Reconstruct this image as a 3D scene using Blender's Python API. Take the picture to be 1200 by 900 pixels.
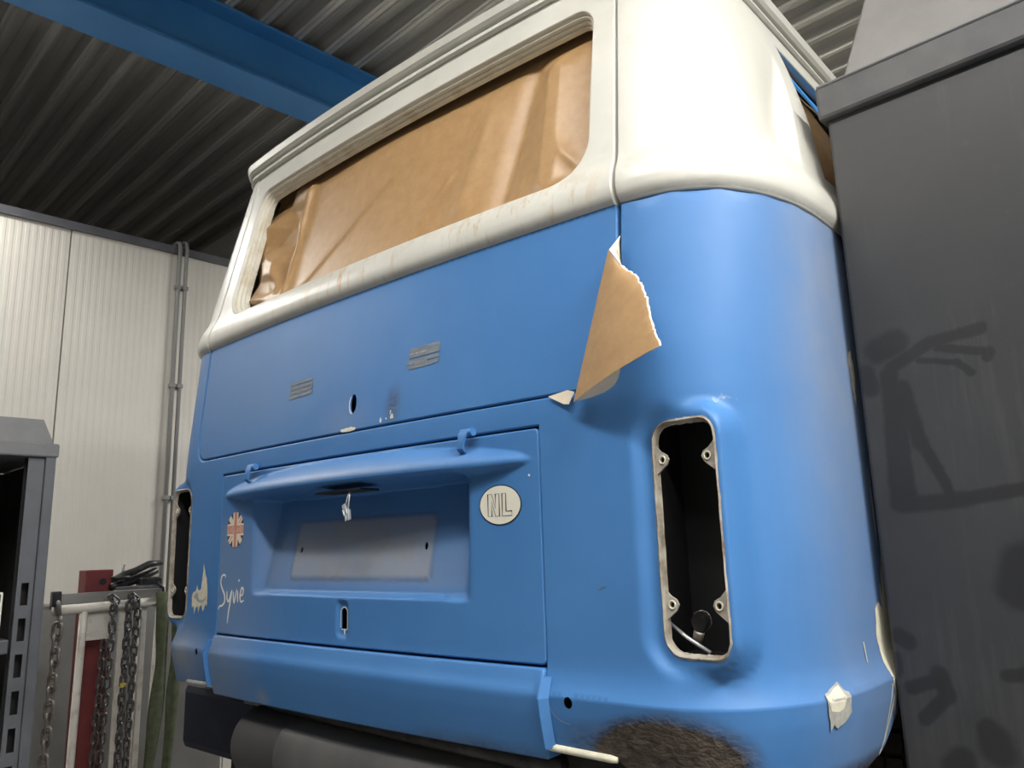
import bpy, bmesh, math, random
import numpy as np
from mathutils import Vector, Matrix
from mathutils.geometry import delaunay_2d_cdt

for o in list(bpy.data.objects):
    bpy.data.objects.remove(o, do_unlink=True)
SC = bpy.context.scene
COL = SC.collection
rnd = random.Random(7)

# ------------------------------------------------------------------ camera
cam_d = bpy.data.cameras.new('camera')
cam_d.sensor_width = 36.0
cam_d.lens = 27.387
cam_d.clip_start = 0.02
cam = bpy.data.objects.new('camera', cam_d)
COL.objects.link(cam)
def cam_axes(yaw, pitch, roll):
    cy, sy, cp, sp = math.cos(yaw), math.sin(yaw), math.cos(pitch), math.sin(pitch)
    fwd = Vector((-sy*cp, cy*cp, sp)); right = Vector((cy, sy, 0)); up = right.cross(fwd)
    cr, sr = math.cos(roll), math.sin(roll)
    return right*cr + up*sr, up*cr - right*sr, fwd
cr_, cu_, cf_ = cam_axes(math.radians(44.4789), math.radians(11.6315), math.radians(-1.7672))
mw = Matrix.Identity(4)
for i in range(3):
    mw[i][0] = cr_[i]; mw[i][1] = cu_[i]; mw[i][2] = -cf_[i]
mw.translation = Vector((1.35275, -0.89560, 1.43236))
cam.matrix_world = mw
SC.camera = cam

# ------------------------------------------------------------------ world, lamps, exposure
w = bpy.data.worlds.new('hall_air'); SC.world = w; w.use_nodes = True
w.node_tree.nodes['Background'].inputs[0].default_value = (0.75, 0.87, 1.0, 1)
w.node_tree.nodes['Background'].inputs[1].default_value = 0.05
SC.view_settings.view_transform = 'Standard'
SC.view_settings.look = 'None'
SC.view_settings.gamma = 1.0
SC.view_settings.use_curve_mapping = False
SC.view_settings.exposure = 0.40

# hall lamps, the last one added fill: (name-free spec) position, length along Y, width, watts ; the fixtures themselves are built below
LAMPS = [((0.95, -1.15, 3.50), 0.22, 1.5, 28.0),
         ((2.60, -1.25, 3.50), 0.22, 1.5, 22.0),
         ((2.75, 0.05, 3.45), 1.5, 0.22, 108.0),
         ((-2.80, -1.05, 3.50), 1.5, 0.22, 28.0),
         ((-1.3, 3.4, 3.42), 1.5, 0.22, 92.0)]  # added fill lamp hidden by the bus, brightens partition, beam and deck
for (p, ly, wx, watt) in LAMPS:
    ld = bpy.data.lights.new('tube_light', 'AREA')
    ld.shape = 'RECTANGLE'; ld.size = wx; ld.size_y = ly; ld.energy = watt
    ld.color = (1.0, 0.98, 0.95)
    lo = bpy.data.objects.new('tube_light', ld); COL.objects.link(lo)
    lo.location = p

# ------------------------------------------------------------------ material helpers
def mat(name, col, rough=0.5, metal=0.0, spec=0.5):
    m = bpy.data.materials.new(name); m.use_nodes = True
    b = m.node_tree.nodes['Principled BSDF']
    b.inputs['Base Color'].default_value = (*col, 1)
    b.inputs['Roughness'].default_value = rough
    b.inputs['Metallic'].default_value = metal
    b.inputs['Specular IOR Level'].default_value = spec
    return m
class NT:
    def __init__(s, m):
        s.m = m; s.t = m.node_tree; s.b = s.t.nodes['Principled BSDF']
    def n(s, typ, **kw):
        nd = s.t.nodes.new(typ)
        for k, v in kw.items(): setattr(nd, k, v)
        return nd
    def l(s, a, b): s.t.links.new(a, b)
    def coords(s, scale=(1, 1, 1)):
        tc = s.n('ShaderNodeTexCoord'); mp = s.n('ShaderNodeMapping')
        mp.inputs['Scale'].default_value = scale
        s.l(tc.outputs['Object'], mp.inputs['Vector']); return mp.outputs['Vector']
    def noise(s, vec, scale, detail=4, rough=0.6, dist=0.0):
        nd = s.n('ShaderNodeTexNoise'); nd.inputs['Scale'].default_value = scale
        nd.inputs['Detail'].default_value = detail; nd.inputs['Roughness'].default_value = rough
        nd.inputs['Distortion'].default_value = dist
        s.l(vec, nd.inputs['Vector']); return nd.outputs['Fac']
    def ramp(s, fac, stops):
        nd = s.n('ShaderNodeValToRGB'); e = nd.color_ramp.elements
        e[0].position, e[0].color = stops[0][0], (*stops[0][1], 1)
        e[1].position, e[1].color = stops[-1][0], (*stops[-1][1], 1)
        for p_, c_ in stops[1:-1]:
            q = e.new(p_); q.color = (*c_, 1)
        s.l(fac, nd.inputs['Fac']); return nd.outputs['Color']
    def math(s, op, a, b=None, clamp=False):
        nd = s.n('ShaderNodeMath', operation=op); nd.use_clamp = clamp
        for i, v in enumerate((a, b)):
            if v is None: continue
            if isinstance(v, (int, float)): nd.inputs[i].default_value = v
            else: s.l(v, nd.inputs[i])
        return nd.outputs[0]
    def mix(s, fac, a, b):
        nd = s.n('ShaderNodeMix', data_type='RGBA')
        for key, v in ((0, fac), (6, a), (7, b)):
            if isinstance(v, (int, float)): nd.inputs[key].default_value = v
            elif isinstance(v, tuple): nd.inputs[key].default_value = (*v, 1)
            else: s.l(v, nd.inputs[key])
        return nd.outputs[2]
    def bump(s, h, strength=0.2, dist=0.002):
        nd = s.n('ShaderNodeBump'); nd.inputs['Strength'].default_value = strength
        nd.inputs['Distance'].default_value = dist
        s.l(h, nd.inputs['Height']); s.l(nd.outputs[0], s.b.inputs['Normal'])
    def color(s, c): s.l(c, s.b.inputs['Base Color'])
def noisy(name, c1, c2, scale, rough=0.5, metal=0.0, stretch=(1, 1, 1), bump=0.0, lo=0.35, hi=0.65, spec=0.5, detail=5):
    m = mat(name, c1, rough, metal, spec); t = NT(m); v = t.coords(stretch)
    f = t.noise(v, scale, detail); t.color(t.ramp(f, [(lo, c1), (hi, c2)]))
    if bump: t.bump(f, bump)
    return m

M = {}
# blue paint with worn zones and painted sheen taken from the vertex attribute "wear": R bare primer, G rust and underseal, B sanded grey and painted sheen
def paint_blue():
    m = mat('blue_paint', (0.055, 0.19, 0.50), 0.42, 0.0, 0.35); t = NT(m); v = t.coords()
    f = t.noise(v, 3.0, 5); f2 = t.noise(v, 60.0, 6, 0.7); f3 = t.noise(v, 14.0, 5, 0.65)
    base = t.ramp(f, [(0.3, (0.046, 0.162, 0.395)), (0.7, (0.060, 0.190, 0.44))])
    at = t.n('ShaderNodeAttribute', attribute_name='wear_sheen'); sp = t.n('ShaderNodeSeparateColor')
    t.l(at.outputs['Color'], sp.inputs[0])
    def fac(ch, k, nz):
        a = t.math('SUBTRACT', nz, 0.5); a = t.math('MULTIPLY', a, k); return t.math('ADD', sp.outputs[ch], a)
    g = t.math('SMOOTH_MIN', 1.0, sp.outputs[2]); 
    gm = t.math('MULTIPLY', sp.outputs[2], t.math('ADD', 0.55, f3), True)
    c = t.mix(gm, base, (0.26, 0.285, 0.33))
    r = t.ramp(fac(0, 0.9, f2), [(0.42, (0, 0, 0)), (0.72, (1, 1, 1))])
    gate = t.math('GREATER_THAN', sp.outputs[0], 0.02)
    c = t.mix(t.math('MULTIPLY', r, gate), c, (0.62, 0.62, 0.57))
    gate2 = t.math('GREATER_THAN', sp.outputs[1], 0.02)
    rr = t.ramp(fac(1, 0.5, f3), [(0.05, (0, 0, 0)), (0.75, (1, 1, 1))])
    rust = t.ramp(f2, [(0.35, (0.020, 0.016, 0.012)), (0.68, (0.10, 0.08, 0.062))])
    rf = t.math('MULTIPLY', rr, gate2)
    c = t.mix(rf, c, rust); t.color(c)
    vw = t.coords((1.0, 1.0, 1.7)); wr = t.noise(vw, 42, 3, 0.5, 0.0)
    wr = t.math('ABSOLUTE', t.math('SUBTRACT', wr, 0.5))
    h = t.math('ADD', t.math('MULTIPLY', t.math('MULTIPLY', wr, t.math('MULTIPLY', rf, rf)), -9.0), t.math('MULTIPLY', f2, 0.03))
    t.bump(h, 0.5, 0.0025)
    t.l(t.math('ADD', t.math('MULTIPLY', f3, 0.12), 0.42), t.b.inputs['Roughness'])
    return m
M['blue'] = paint_blue()
def paint_white():
    m = mat('cream_paint', (0.74, 0.71, 0.61), 0.38); t = NT(m); v = t.coords(); vs = t.coords((6, 6, 1.2))
    f = t.noise(v, 5, 5); f2 = t.noise(vs, 7, 6, 0.7); f3 = t.noise(v, 22, 6, 0.7)
    c = t.ramp(f, [(0.3, (0.50, 0.495, 0.445)), (0.7, (0.57, 0.562, 0.51))])
    c = t.mix(t.math('MULTIPLY', t.ramp(f3, [(0.58, (0, 0, 0)), (0.75, (1, 1, 1))]), 0.35), c, (0.42, 0.39, 0.31))
    at = t.n('ShaderNodeAttribute', attribute_name='wear_sheen'); sp = t.n('ShaderNodeSeparateColor')
    t.l(at.outputs['Color'], sp.inputs[0])
    st = t.ramp(f2, [(0.52, (0, 0, 0)), (0.62, (1, 1, 1))])
    c = t.mix(t.math('MULTIPLY', st, sp.outputs[1]), c, (0.42, 0.24, 0.08))
    c = t.mix(t.math('MULTIPLY', t.ramp(f3, [(0.5, (0, 0, 0)), (0.6, (1, 1, 1))]), sp.outputs[2]), c, (0.45, 0.42, 0.36))
    t.color(c); t.bump(f3, 0.06, 0.002)
    return m
M['white'] = paint_white()
M['frame_white'] = noisy('old_cream_lip', (0.66, 0.63, 0.54), (0.46, 0.38, 0.26), 18, 0.55, lo=0.5, hi=0.78, bump=0.2, detail=7)
M['lip'] = noisy('bare_rusty_lip', (0.40, 0.37, 0.31), (0.13, 0.085, 0.05), 22, 0.6, lo=0.42, hi=0.68, bump=0.4, detail=7)
M['bracket'] = noisy('grey_tab', (0.48, 0.45, 0.39), (0.28, 0.24, 0.2), 60, 0.5)
M['filler'] = noisy('cream_filler', (0.72, 0.68, 0.52), (0.60, 0.58, 0.48), 90, 0.6, bump=0.3)
M['primer_grey'] = noisy('grey_primer', (0.42, 0.42, 0.38), (0.30, 0.30, 0.28), 90, 0.6)
M['tape'] = noisy('tape_residue', (0.10, 0.13, 0.17), (0.20, 0.23, 0.25), 60, 0.6, stretch=(0.5, 1, 5), detail=7)
M['white_mark'] = mat('white_paint_mark', (0.78, 0.78, 0.74), 0.5)
M['black'] = mat('black', (0.006, 0.006, 0.007), 0.6)
M['dark'] = noisy('dark_underside', (0.012, 0.012, 0.014), (0.03, 0.028, 0.026), 12, 0.8)
M['sticker'] = mat('sticker_cream', (0.70, 0.68, 0.58), 0.4)
M['ink'] = mat('black_ink', (0.012, 0.012, 0.015), 0.5)
M['flag_red'] = mat('faded_red', (0.55, 0.22, 0.16), 0.5)
M['flag_cream'] = mat('flag_cream', (0.72, 0.64, 0.52), 0.5)
M['flag_navy'] = mat('flag_navy', (0.02, 0.035, 0.09), 0.5)
def kraft(name, gloss):
    m = mat(name, (0.36, 0.22, 0.10), gloss); t = NT(m); v = t.coords((1, 1, 1)); vs = t.coords((3, 3, 14))
    f = t.noise(v, 35, 6, 0.7); f2 = t.noise(vs, 16, 5, 0.7)
    c = t.ramp(f, [(0.3, (0.33, 0.195, 0.085)), (0.7, (0.43, 0.27, 0.125))])
    c = t.mix(t.math('MULTIPLY', f2, 0.35), c, (0.30, 0.165, 0.065))
    t.color(c); t.bump(f, 0.08, 0.002)
    return m
M['kraft'] = kraft('kraft_paper', 0.43)
M['kraft_flap'] = kraft('kraft_flap', 0.7)
M['paper_back'] = noisy('white_paper_back', (0.74, 0.66, 0.52), (0.66, 0.58, 0.45), 30, 0.7)
M['tape_blue'] = mat('blue_masking_tape', (0.05, 0.28, 0.70), 0.35)
M['metal_white'] = mat('connector', (0.62, 0.64, 0.66), 0.3, 0.5)
M['glass'] = mat('bulb_glass', (1, 1, 1), 0.03)
M['glass'].node_tree.nodes['Principled BSDF'].inputs['Transmission Weight'].default_value = 1.0
M['glass'].node_tree.nodes['Principled BSDF'].inputs['IOR'].default_value = 1.25
M['steel'] = noisy('dull_steel', (0.26, 0.255, 0.24), (0.14, 0.13, 0.12), 20, 0.45, 0.6)
M['muffler'] = noisy('grey_muffler', (0.075, 0.075, 0.075), (0.11, 0.108, 0.105), 5, 0.42, 0.2)
M['navy'] = noisy('navy_paint', (0.010, 0.014, 0.035), (0.018, 0.024, 0.05), 9, 0.5)
M['rubber'] = noisy('tyre_rubber', (0.028, 0.024, 0.02), (0.06, 0.05, 0.04), 25, 0.8)
M['beam_blue'] = noisy('beam_blue', (0.026, 0.150, 0.39), (0.034, 0.18, 0.44), 3, 0.45)
M['cap'] = noisy('dark_cap', (0.075, 0.077, 0.088), (0.10, 0.10, 0.112), 7, 0.5)
M['panel'] = noisy('wall_panel_cream', (0.58, 0.555, 0.50), (0.64, 0.615, 0.555), 1.3, 0.5)
M['conduit'] = mat('grey_conduit', (0.21, 0.21, 0.20), 0.5)
M['floor'] = noisy('concrete', (0.22, 0.215, 0.205), (0.29, 0.28, 0.27), 2.5, 0.7, bump=0.1)
M['plaster'] = noisy('pale_wall', (0.36, 0.355, 0.34), (0.42, 0.41, 0.39), 1.5, 0.7)
def deck_mat():
    m = mat('galvanised_deck', (0.10, 0.10, 0.098), 0.36, 0.35); t = NT(m); v = t.coords((0.25, 6, 6))
    f = t.noise(v, 3, 5); t.color(t.ramp(f, [(0.3, (0.29, 0.29, 0.275)), (0.7, (0.50, 0.485, 0.455))]))
    return m
M['deck'] = deck_mat()
M['grey_cab'] = noisy('slate_grey_steel', (0.07, 0.076, 0.086), (0.10, 0.107, 0.118), 6, 0.45, 0.1)
M['grey_cap'] = noisy('grey_cap_plastic', (0.115, 0.118, 0.122), (0.15, 0.153, 0.158), 6, 0.5)
M['rack_white'] = noisy('worn_white_pipe', (0.60, 0.57, 0.50), (0.38, 0.34, 0.28), 22, 0.5, lo=0.5, hi=0.75)
M['chain'] = noisy('chain_steel', (0.10, 0.095, 0.092), (0.20, 0.19, 0.18), 60, 0.34, 0.8)
M['chain_rust'] = noisy('weathered_chain', (0.16, 0.145, 0.13), (0.27, 0.245, 0.21), 60, 0.42, 0.6)
M['red'] = noisy('red_paint', (0.10, 0.012, 0.014), (0.15, 0.022, 0.022), 10, 0.55)
M['olive'] = noisy('olive_webbing', (0.060, 0.072, 0.035), (0.10, 0.115, 0.06), 40, 0.85, bump=0.3)
M['black_iron'] = noisy('black_iron', (0.02, 0.02, 0.021), (0.06, 0.058, 0.055), 25, 0.4, 0.5)
M['basket'] = mat('off_white_plastic', (0.62, 0.61, 0.55), 0.5)
M['board'] = noisy('grey_board', (0.17, 0.165, 0.155), (0.22, 0.215, 0.20), 4, 0.6)
M['yellow'] = mat('yellow_tag', (0.5, 0.38, 0.06), 0.5)
M['lamp_body'] = mat('lamp_housing', (0.75, 0.75, 0.73), 0.5)
def lamp_mat():
    m = mat('lamp_tube', (1, 1, 1), 0.5); b = m.node_tree.nodes['Principled BSDF']
    b.inputs['Emission Color'].default_value = (1, 0.965, 0.9, 1); b.inputs['Emission Strength'].default_value = 26
    return m
M['lamp_tube'] = lamp_mat()

# ------------------------------------------------------------------ object helpers
def link(o, parent=None):
    COL.objects.link(o)
    if parent is not None: o.parent = parent
    return o
def mesh(name, verts, faces, m, parent=None, smooth=False, mats=None, fmat=None, wear_sheen=None):
    me = bpy.data.meshes.new(name)
    me.from_pydata([tuple(map(float, v)) for v in verts], [], [tuple(map(int, f)) for f in faces])
    for k in (mats or [m]): me.materials.append(M[k])
    if fmat is not None: me.polygons.foreach_set('material_index', list(map(int, fmat)))
    if smooth: me.polygons.foreach_set('use_smooth', [True]*len(me.polygons))
    if wear_sheen is not None:
        a = me.attributes.new('wear_sheen', 'FLOAT_COLOR', 'POINT')
        a.data.foreach_set('color', np.ascontiguousarray(wear_sheen, dtype=np.float32).ravel())
    me.update()
    return link(bpy.data.objects.new(name, me), parent)
def empty(name, loc=(0, 0, 0), rz=0.0):
    o = bpy.data.objects.new(name, None); o.location = loc; o.rotation_euler = (0, 0, rz); o.empty_display_size = 0.1
    return link(o)
def tag(o, label, cat, group=None):
    o['label'] = label; o['category'] = cat
    if group: o['group'] = group
    return o
def struct(o, label=None):
    o['kind'] = 'structure'
    if label: o['label'] = label
    return o
class MB:
    """collects boxes, tubes and lofts into one mesh"""
    def __init__(s): s.v = []; s.f = []; s.fm = []
    def add(s, V, F, k=0):
        n = len(s.v); s.v += [tuple(p) for p in V]; s.f += [tuple(i+n for i in f) for f in F]; s.fm += [k]*len(F)
    def box(s, a, b, k=0, bev=0.0, mx=None):
        x0, y0, z0 = a; x1, y1, z1 = b
        if bev <= 0:
            V = [Vector(p) for p in [(x0,y0,z0),(x1,y0,z0),(x1,y1,z0),(x0,y1,z0),(x0,y0,z1),(x1,y0,z1),(x1,y1,z1),(x0,y1,z1)]]
            F = [(3,2,1,0),(4,5,6,7),(0,1,5,4),(1,2,6,5),(2,3,7,6),(3,0,4,7)]
        else:
            bm = bmesh.new(); bmesh.ops.create_cube(bm, size=1)
            for v in bm.verts: v.co = Vector(((x0+x1)/2+v.co.x*(x1-x0), (y0+y1)/2+v.co.y*(y1-y0), (z0+z1)/2+v.co.z*(z1-z0)))
            bmesh.ops.bevel(bm, geom=list(bm.edges), offset=bev, segments=2, profile=0.5, affect='EDGES')
            bm.verts.index_update(); V = [v.co.copy() for v in bm.verts]; F = [tuple(v.index for v in f.verts) for f in bm.faces]; bm.free()
        if mx is not None: V = [mx @ p for p in V]
        s.add(V, F, k); return s
    def tube(s, pts, r, seg=10, k=0, caps=True, closed=False):
        pts = [Vector(p) for p in pts]; n = len(pts); rs = r if isinstance(r, (list, tuple)) else [r]*n
        V = []; prev = None
        for i in range(n):
            if closed: d = pts[(i+1) % n]-pts[i-1]
            else: d = pts[min(i+1, n-1)]-pts[max(i-1, 0)]
            d.normalize()
            if prev is None:
                a = Vector((0, 0, 1)) if abs(d.z) < 0.9 else Vector((1, 0, 0)); prev = d.cross(a).normalized()
            e = (prev - d*prev.dot(d)).normalized(); prev = e; g = d.cross(e)
            for j in range(seg):
                t = 2*math.pi*j/seg; V.append(pts[i]+(e*math.cos(t)+g*math.sin(t))*rs[i])
        F = []
        for i in range(n if closed else n-1):
            i2 = (i+1) % n
            for j in range(seg): F.append((i*seg+j, i*seg+(j+1) % seg, i2*seg+(j+1) % seg, i2*seg+j))
        if caps and not closed:
            F.append(tuple(range(seg-1, -1, -1))); F.append(tuple(range((n-1)*seg, n*seg)))
        s.add(V, F, k); return s
    def loft(s, loops, k=0, closed=True, cap=False):
        n = len(loops[0]); V = [p for L in loops for p in L]; F = []
        for i in range(len(loops)-1):
            for j in range(n if closed else n-1):
                F.append((i*n+j, i*n+(j+1) % n, (i+1)*n+(j+1) % n, (i+1)*n+j))
        if cap: F.append(tuple(range(n-1, -1, -1))); F.append(tuple(range((len(loops)-1)*n, len(loops)*n)))
        s.add(V, F, k); return s
    def build(s, name, m, parent=None, smooth=False, mats=None):
        o = mesh(name, s.v, s.f, m, parent, smooth, mats, s.fm if mats else None)
        return o
def autosmooth(o, deg=35):
    me = o.data
    me.polygons.foreach_set('use_smooth', [True]*len(me.polygons))
    bm = bmesh.new(); bm.from_mesh(me)
    for e in bm.edges:
        if len(e.link_faces) == 2 and e.calc_face_angle(0) > math.radians(deg): e.smooth = False
    bm.to_mesh(me); bm.free(); return o

# ------------------------------------------------------------------ the hall
FL, CEIL = 0.0, 4.125
XW, XE, YS, YN = -6.4, 4.4, -5.5, 7.5
mb = MB().box((XW, YS, -0.2), (XE, YN, FL)); struct(mb.build('floor', 'floor'), 'grey concrete workshop floor')
# corrugated roof deck, ribs running along X
prof = []
pitch = 0.19
y = YS
while y < YN:
    for dy, dz in ((0, 0), (0.012, 0), (0.020, 0.006), (0.028, 0), (0.046, 0), (0.062, 0.075), (0.100, 0.075), (0.110, 0.068), (0.120, 0.075), (0.172, 0.075)):
        prof.append((y+dy, CEIL+dz))
    y += pitch
V, F = [], []
for (yy, zz) in prof: V += [(XW, yy, zz), (XE, yy, zz)]
for i in range(len(prof)-1): F.append((2*i, 2*i+2, 2*i+3, 2*i+1))
nb = len(V)
V += [(XW, YS, CEIL+0.2), (XE, YS, CEIL+0.2), (XE, prof[-1][0], CEIL+0.2), (XW, prof[-1][0], CEIL+0.2)]
F.append((nb, nb+1, nb+2, nb+3))
struct(mesh('ceiling', V, F, 'deck'), 'dark corrugated steel roof deck')
# outer walls
struct(MB().box((XW-0.15, YS-0.15, 0), (XW, YN, CEIL+0.2)).build('wall_far', 'plaster'))
struct(MB().box((XE, YS-0.15, 0), (XE+0.15, YN, CEIL+0.2)).build('wall_right', 'plaster'))
struct(MB().box((XW-0.15, YN, 0), (XE+0.15, YN+0.15, CEIL+0.2)).build('wall_back', 'plaster'))
struct(MB().box((XW, YS-0.15, 0), (XE, YS, CEIL+0.2)).build('wall_front', 'plaster'))
# sandwich panel partition on the left: core + individual ribbed panels
WX, WT = -3.2, 3.245
wl = struct(MB().box((WX-0.10, -3.72, 0), (WX-0.022, 6.3, WT)).build('wall_left', 'panel'), 'cream ribbed sandwich panel partition')
pv, pf = [], []
PW = 1.0
pr = [(0.0, -0.012), (0.003, 0.0)]
yy = 0.02
while yy < PW-0.04:
    pr += [(yy, 0.0), (yy+0.004, 0.0009), (yy+0.020, 0.0009), (yy+0.024, 0.0)]; yy += 0.036
pr += [(PW-0.006, 0.0), (PW-0.003, -0.012)]
for (a, b) in pr: pv += [(b, a, 0.0), (b, a, WT)]
for i in range(len(pr)-1): pf.append((2*i, 2*i+2, 2*i+3, 2*i+1))
n0 = len(pv); pv += [(-0.022, 0, 0), (-0.022, 0, WT), (-0.022, PW-0.003, 0), (-0.022, PW-0.003, WT)]
pf += [(n0, 0, 1, n0+1), (2*len(pr)-2, n0+2, n0+3, 2*len(pr)-1)]
base = None
for k in range(10):
    if base is None: o = mesh('wall_panel', pv, pf, 'panel', wl); base = o.data
    else: o = link(bpy.data.objects.new('wall_panel', base), wl)
    o.location = (WX, -3.70+k*PW, 0)
struct(MB().box((WX-0.11, -3.73, WT), (WX+0.02, 6.32, WT+0.012)).box((WX+0.008, -3.73, WT-0.035), (WX+0.02, 6.32, WT)).build('trim_1', 'cap'), 'dark metal capping along the partition top')

# blue roof beam, an H section along Y
bm_ = empty('roof_beam', (-2.14, 1.0, 3.80)); tag(bm_, 'blue painted steel H-beam under the corrugated roof', 'beam')
L0, L1 = YS-1.0, YN-1.0
MB().box((-0.11, L0, 0.0), (0.11, L1, 0.018), bev=0.003).build('bottom_flange', 'beam_blue', bm_)
MB().box((-0.007, L0, 0.018), (0.007, L1, 0.307)).build('web', 'beam_blue', bm_)
MB().box((-0.11, L0, 0.307), (0.11, L1, 0.325), bev=0.003).build('top_flange', 'beam_blue', bm_)
# cream trunking under the deck beyond the partition
tr = MB().box((-6.39, 1.90, 3.98), (-3.9, 2.08, 4.12), bev=0.006).build('cable_trunking', 'panel')
tag(tr, 'pale cable trunking under the roof deck beyond the partition', 'trunking')

# two conduits on the partition, each with its clips
for k, (cy, top) in enumerate(((0.885, 3.262), (0.925, 3.27))):
    r_ = empty('electrical_conduit', (WX+0.03, cy, 0))
    tag(r_, ('grey conduit pipe on the cream wall, further from the bus' if k == 0 else 'grey conduit pipe on the cream wall, closer to the bus'), 'conduit', 'conduits on the partition')
    MB().tube([(0, 0, 0.01), (0, 0, top-0.06), (0, 0, top-0.02), (-0.012, 0, top+0.02), (-0.045, 0, top+0.032), (-0.12, 0, top+0.032)], 0.0115, 10).build('pipe', 'conduit', r_, True)
    for cz in (0.4, 1.1, 1.75, 2.4, 3.0):
        MB().box((-0.024, -0.017, cz-0.012), (0.014, 0.017, cz+0.012), bev=0.003).build('clip', 'conduit', r_)

# ceiling lamps (the fixtures that carry the area lights, the added fill lamp included)
for i, (p, ly, wx, watt) in enumerate(LAMPS):
    fx = empty('strip_lamp', (p[0], p[1], p[2]+0.03))
    lab = ['white strip lamp hung behind the engine lid of the bus', 'white strip lamp hung behind the dark steel cabinet',
           'white strip lamp hung lengthwise to the right of the bus', 'white strip lamp hung closest to the slotted shelving', 'added unseen fill lamp hung between the left flank of the bus and the partition'][i]
    tag(fx, lab, 'lamp', 'hall strip lamps')
    MB().box((-wx/2-0.02, -ly/2-0.03, 0.012), (wx/2+0.02, ly/2+0.03, 0.075), bev=0.01).build('housing', 'lamp_body', fx)
    for dd in (-0.05, 0.05):
        ends = [(dd, -ly/2, -0.008), (dd, ly/2, -0.008)] if ly > wx else [(-wx/2, dd, -0.008), (wx/2, dd, -0.008)]
        MB().tube(ends, 0.014, 8).build('tube', 'lamp_tube', fx)
    for sgn in (-1, 1):
        hx_, hy_ = (0, sgn*ly*0.35) if ly > wx else (sgn*wx*0.35, 0)
        MB().tube([(hx_, hy_, 0.07), (hx_, hy_, CEIL-p[2]+0.002)], 0.004, 6).build('hanger', 'steel', fx)

# ------------------------------------------------------------------ the bus: one analytic skin S(u, z), panels are cut out of it
BUS = empty('camper_bus', (0, 0, 1.25), math.radians(3.5913))
tag(BUS, 'blue and cream vintage camper bus stripped for respray, rear end', 'bus')
X1, RC, DS = 0.680, 0.175, 0.002
tab = []
x_, y_, th_ = 0.0, -0.012, 0.0
for i in range(2300):
    tab.append((x_, y_, th_)); x_ += DS*math.cos(th_); y_ += DS*math.sin(th_)
    th_ = math.atan(0.096*x_) if x_ < X1 else min(th_+DS/(RC if th_ < math.radians(52) else RC+0.20*(th_-math.radians(52))/math.radians(20)), math.radians(89.3))
TAB = np.array(tab)
def f_yl(z): return np.interp(z, [-.2, .40, .477, .718, .82, 1.232, 1.4], [0, 0, .005, .027, .041, .129, .165])
def f_k(z): return np.interp(z, [.72, 1.232, 1.4], [0, .06, .08])
def f_belt(z):
    return np.interp(z, [-.22, -.18, -.14, -.10, -.07, -.042, -.036, -.028, -.018, -.006, .012, .7205, .722, .726, .736, .750, .766, .782, .796, .808, .825],
                        [-.045, -.024, -.006, .004, .0105, .0145, .0115, .0078, .0044, .0015, 0, 0, .004, .009, .0145, .017, .016, .012, .0065, .002, 0])
def S(u, z, off=0.0):
    u = np.asarray(u, float); z = np.asarray(z, float)
    a = np.clip(np.abs(u)/DS, 0, len(TAB)-2.001); i = a.astype(int); t = (a-i)[..., None]
    q = TAB[i]*(1-t)+TAB[i+1]*t
    s = np.where(u < 0, -1.0, 1.0); nx = np.sin(q[..., 2]); ny = -np.cos(q[..., 2]); o = f_belt(z)+off
    X = q[..., 0]*(1-f_k(z)*(q[..., 0]/.66)**np.interp(z, [.8, .95, 1.1, 1.25], [1.0, 1.2, 2.0, 2.8]))
    return np.stack([s*(X+nx*o), q[..., 1]+f_yl(z)+ny*o, z], -1)
def nrm(u):
    u = np.asarray(u, float); a = np.clip((np.abs(u)/DS).astype(int), 0, len(TAB)-1); t = TAB[a, 2]
    return np.stack([np.where(u < 0, -1, 1)*np.sin(t), -np.cos(t), np.zeros_like(t)], -1)
def sm(t): t = np.clip(t, 0, 1); return t*t*(3-2*t)

def rr(u0, u1, z0, z1, r, n=6):
    """rounded rectangle loop, r = radius or (bl, br, tr, tl)"""
    if not isinstance(r, (tuple, list)): r = (r,)*4
    P = []
    for (cx, cz, rad, a0) in ((u0, z0, r[0], 180), (u1, z0, r[1], 270), (u1, z1, r[2], 0), (u0, z1, r[3], 90)):
        sx_ = 1 if cx == u0 else -1; sz_ = 1 if cz == z0 else -1
        if rad <= 0: P.append((cx, cz)); continue
        for k in range(n+1):
            a = math.radians(a0+90*k/n); P.append((cx+sx_*rad+rad*math.cos(a), cz+sz_*rad+rad*math.sin(a)))
    return P
def ell(cu, cz, ru, rz, n=20): return [(cu+ru*math.cos(2*math.pi*k/n), cz+rz*math.sin(2*math.pi*k/n)) for k in range(n)]
def dense(loop, h):
    out = []
    for i in range(len(loop)):
        a = np.array(loop[i]); b = np.array(loop[(i+1) % len(loop)]); n = max(1, int(math.ceil(np.hypot(*(b-a))/(h(a) if callable(h) else h))))
        for k in range(n): out.append(tuple(a+(b-a)*k/n))
    return out
def inside(P, loop):
    P = np.asarray(P); L = np.asarray(loop); r = np.zeros(len(P), bool)
    for i in range(len(L)):
        a = L[i]; b = L[i-1]
        if a[1] == b[1]: continue
        c = (a[1] > P[:, 1]) != (b[1] > P[:, 1])
        r ^= c & (P[:, 0] < (b[0]-a[0])*(P[:, 1]-a[1])/(b[1]-a[1])+a[0])
    return r
def bdist(P, loop):
    L = np.asarray(loop); d = np.full(len(P), 1e9)
    for i in range(len(L)):
        a = L[i-1]; v = L[i]-a; vv = v@v
        if vv < 1e-14: continue
        t = np.clip(((P-a)@v)/vv, 0, 1); d = np.minimum(d, np.hypot(*(P-a-t[:, None]*v).T))
    return d
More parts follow.
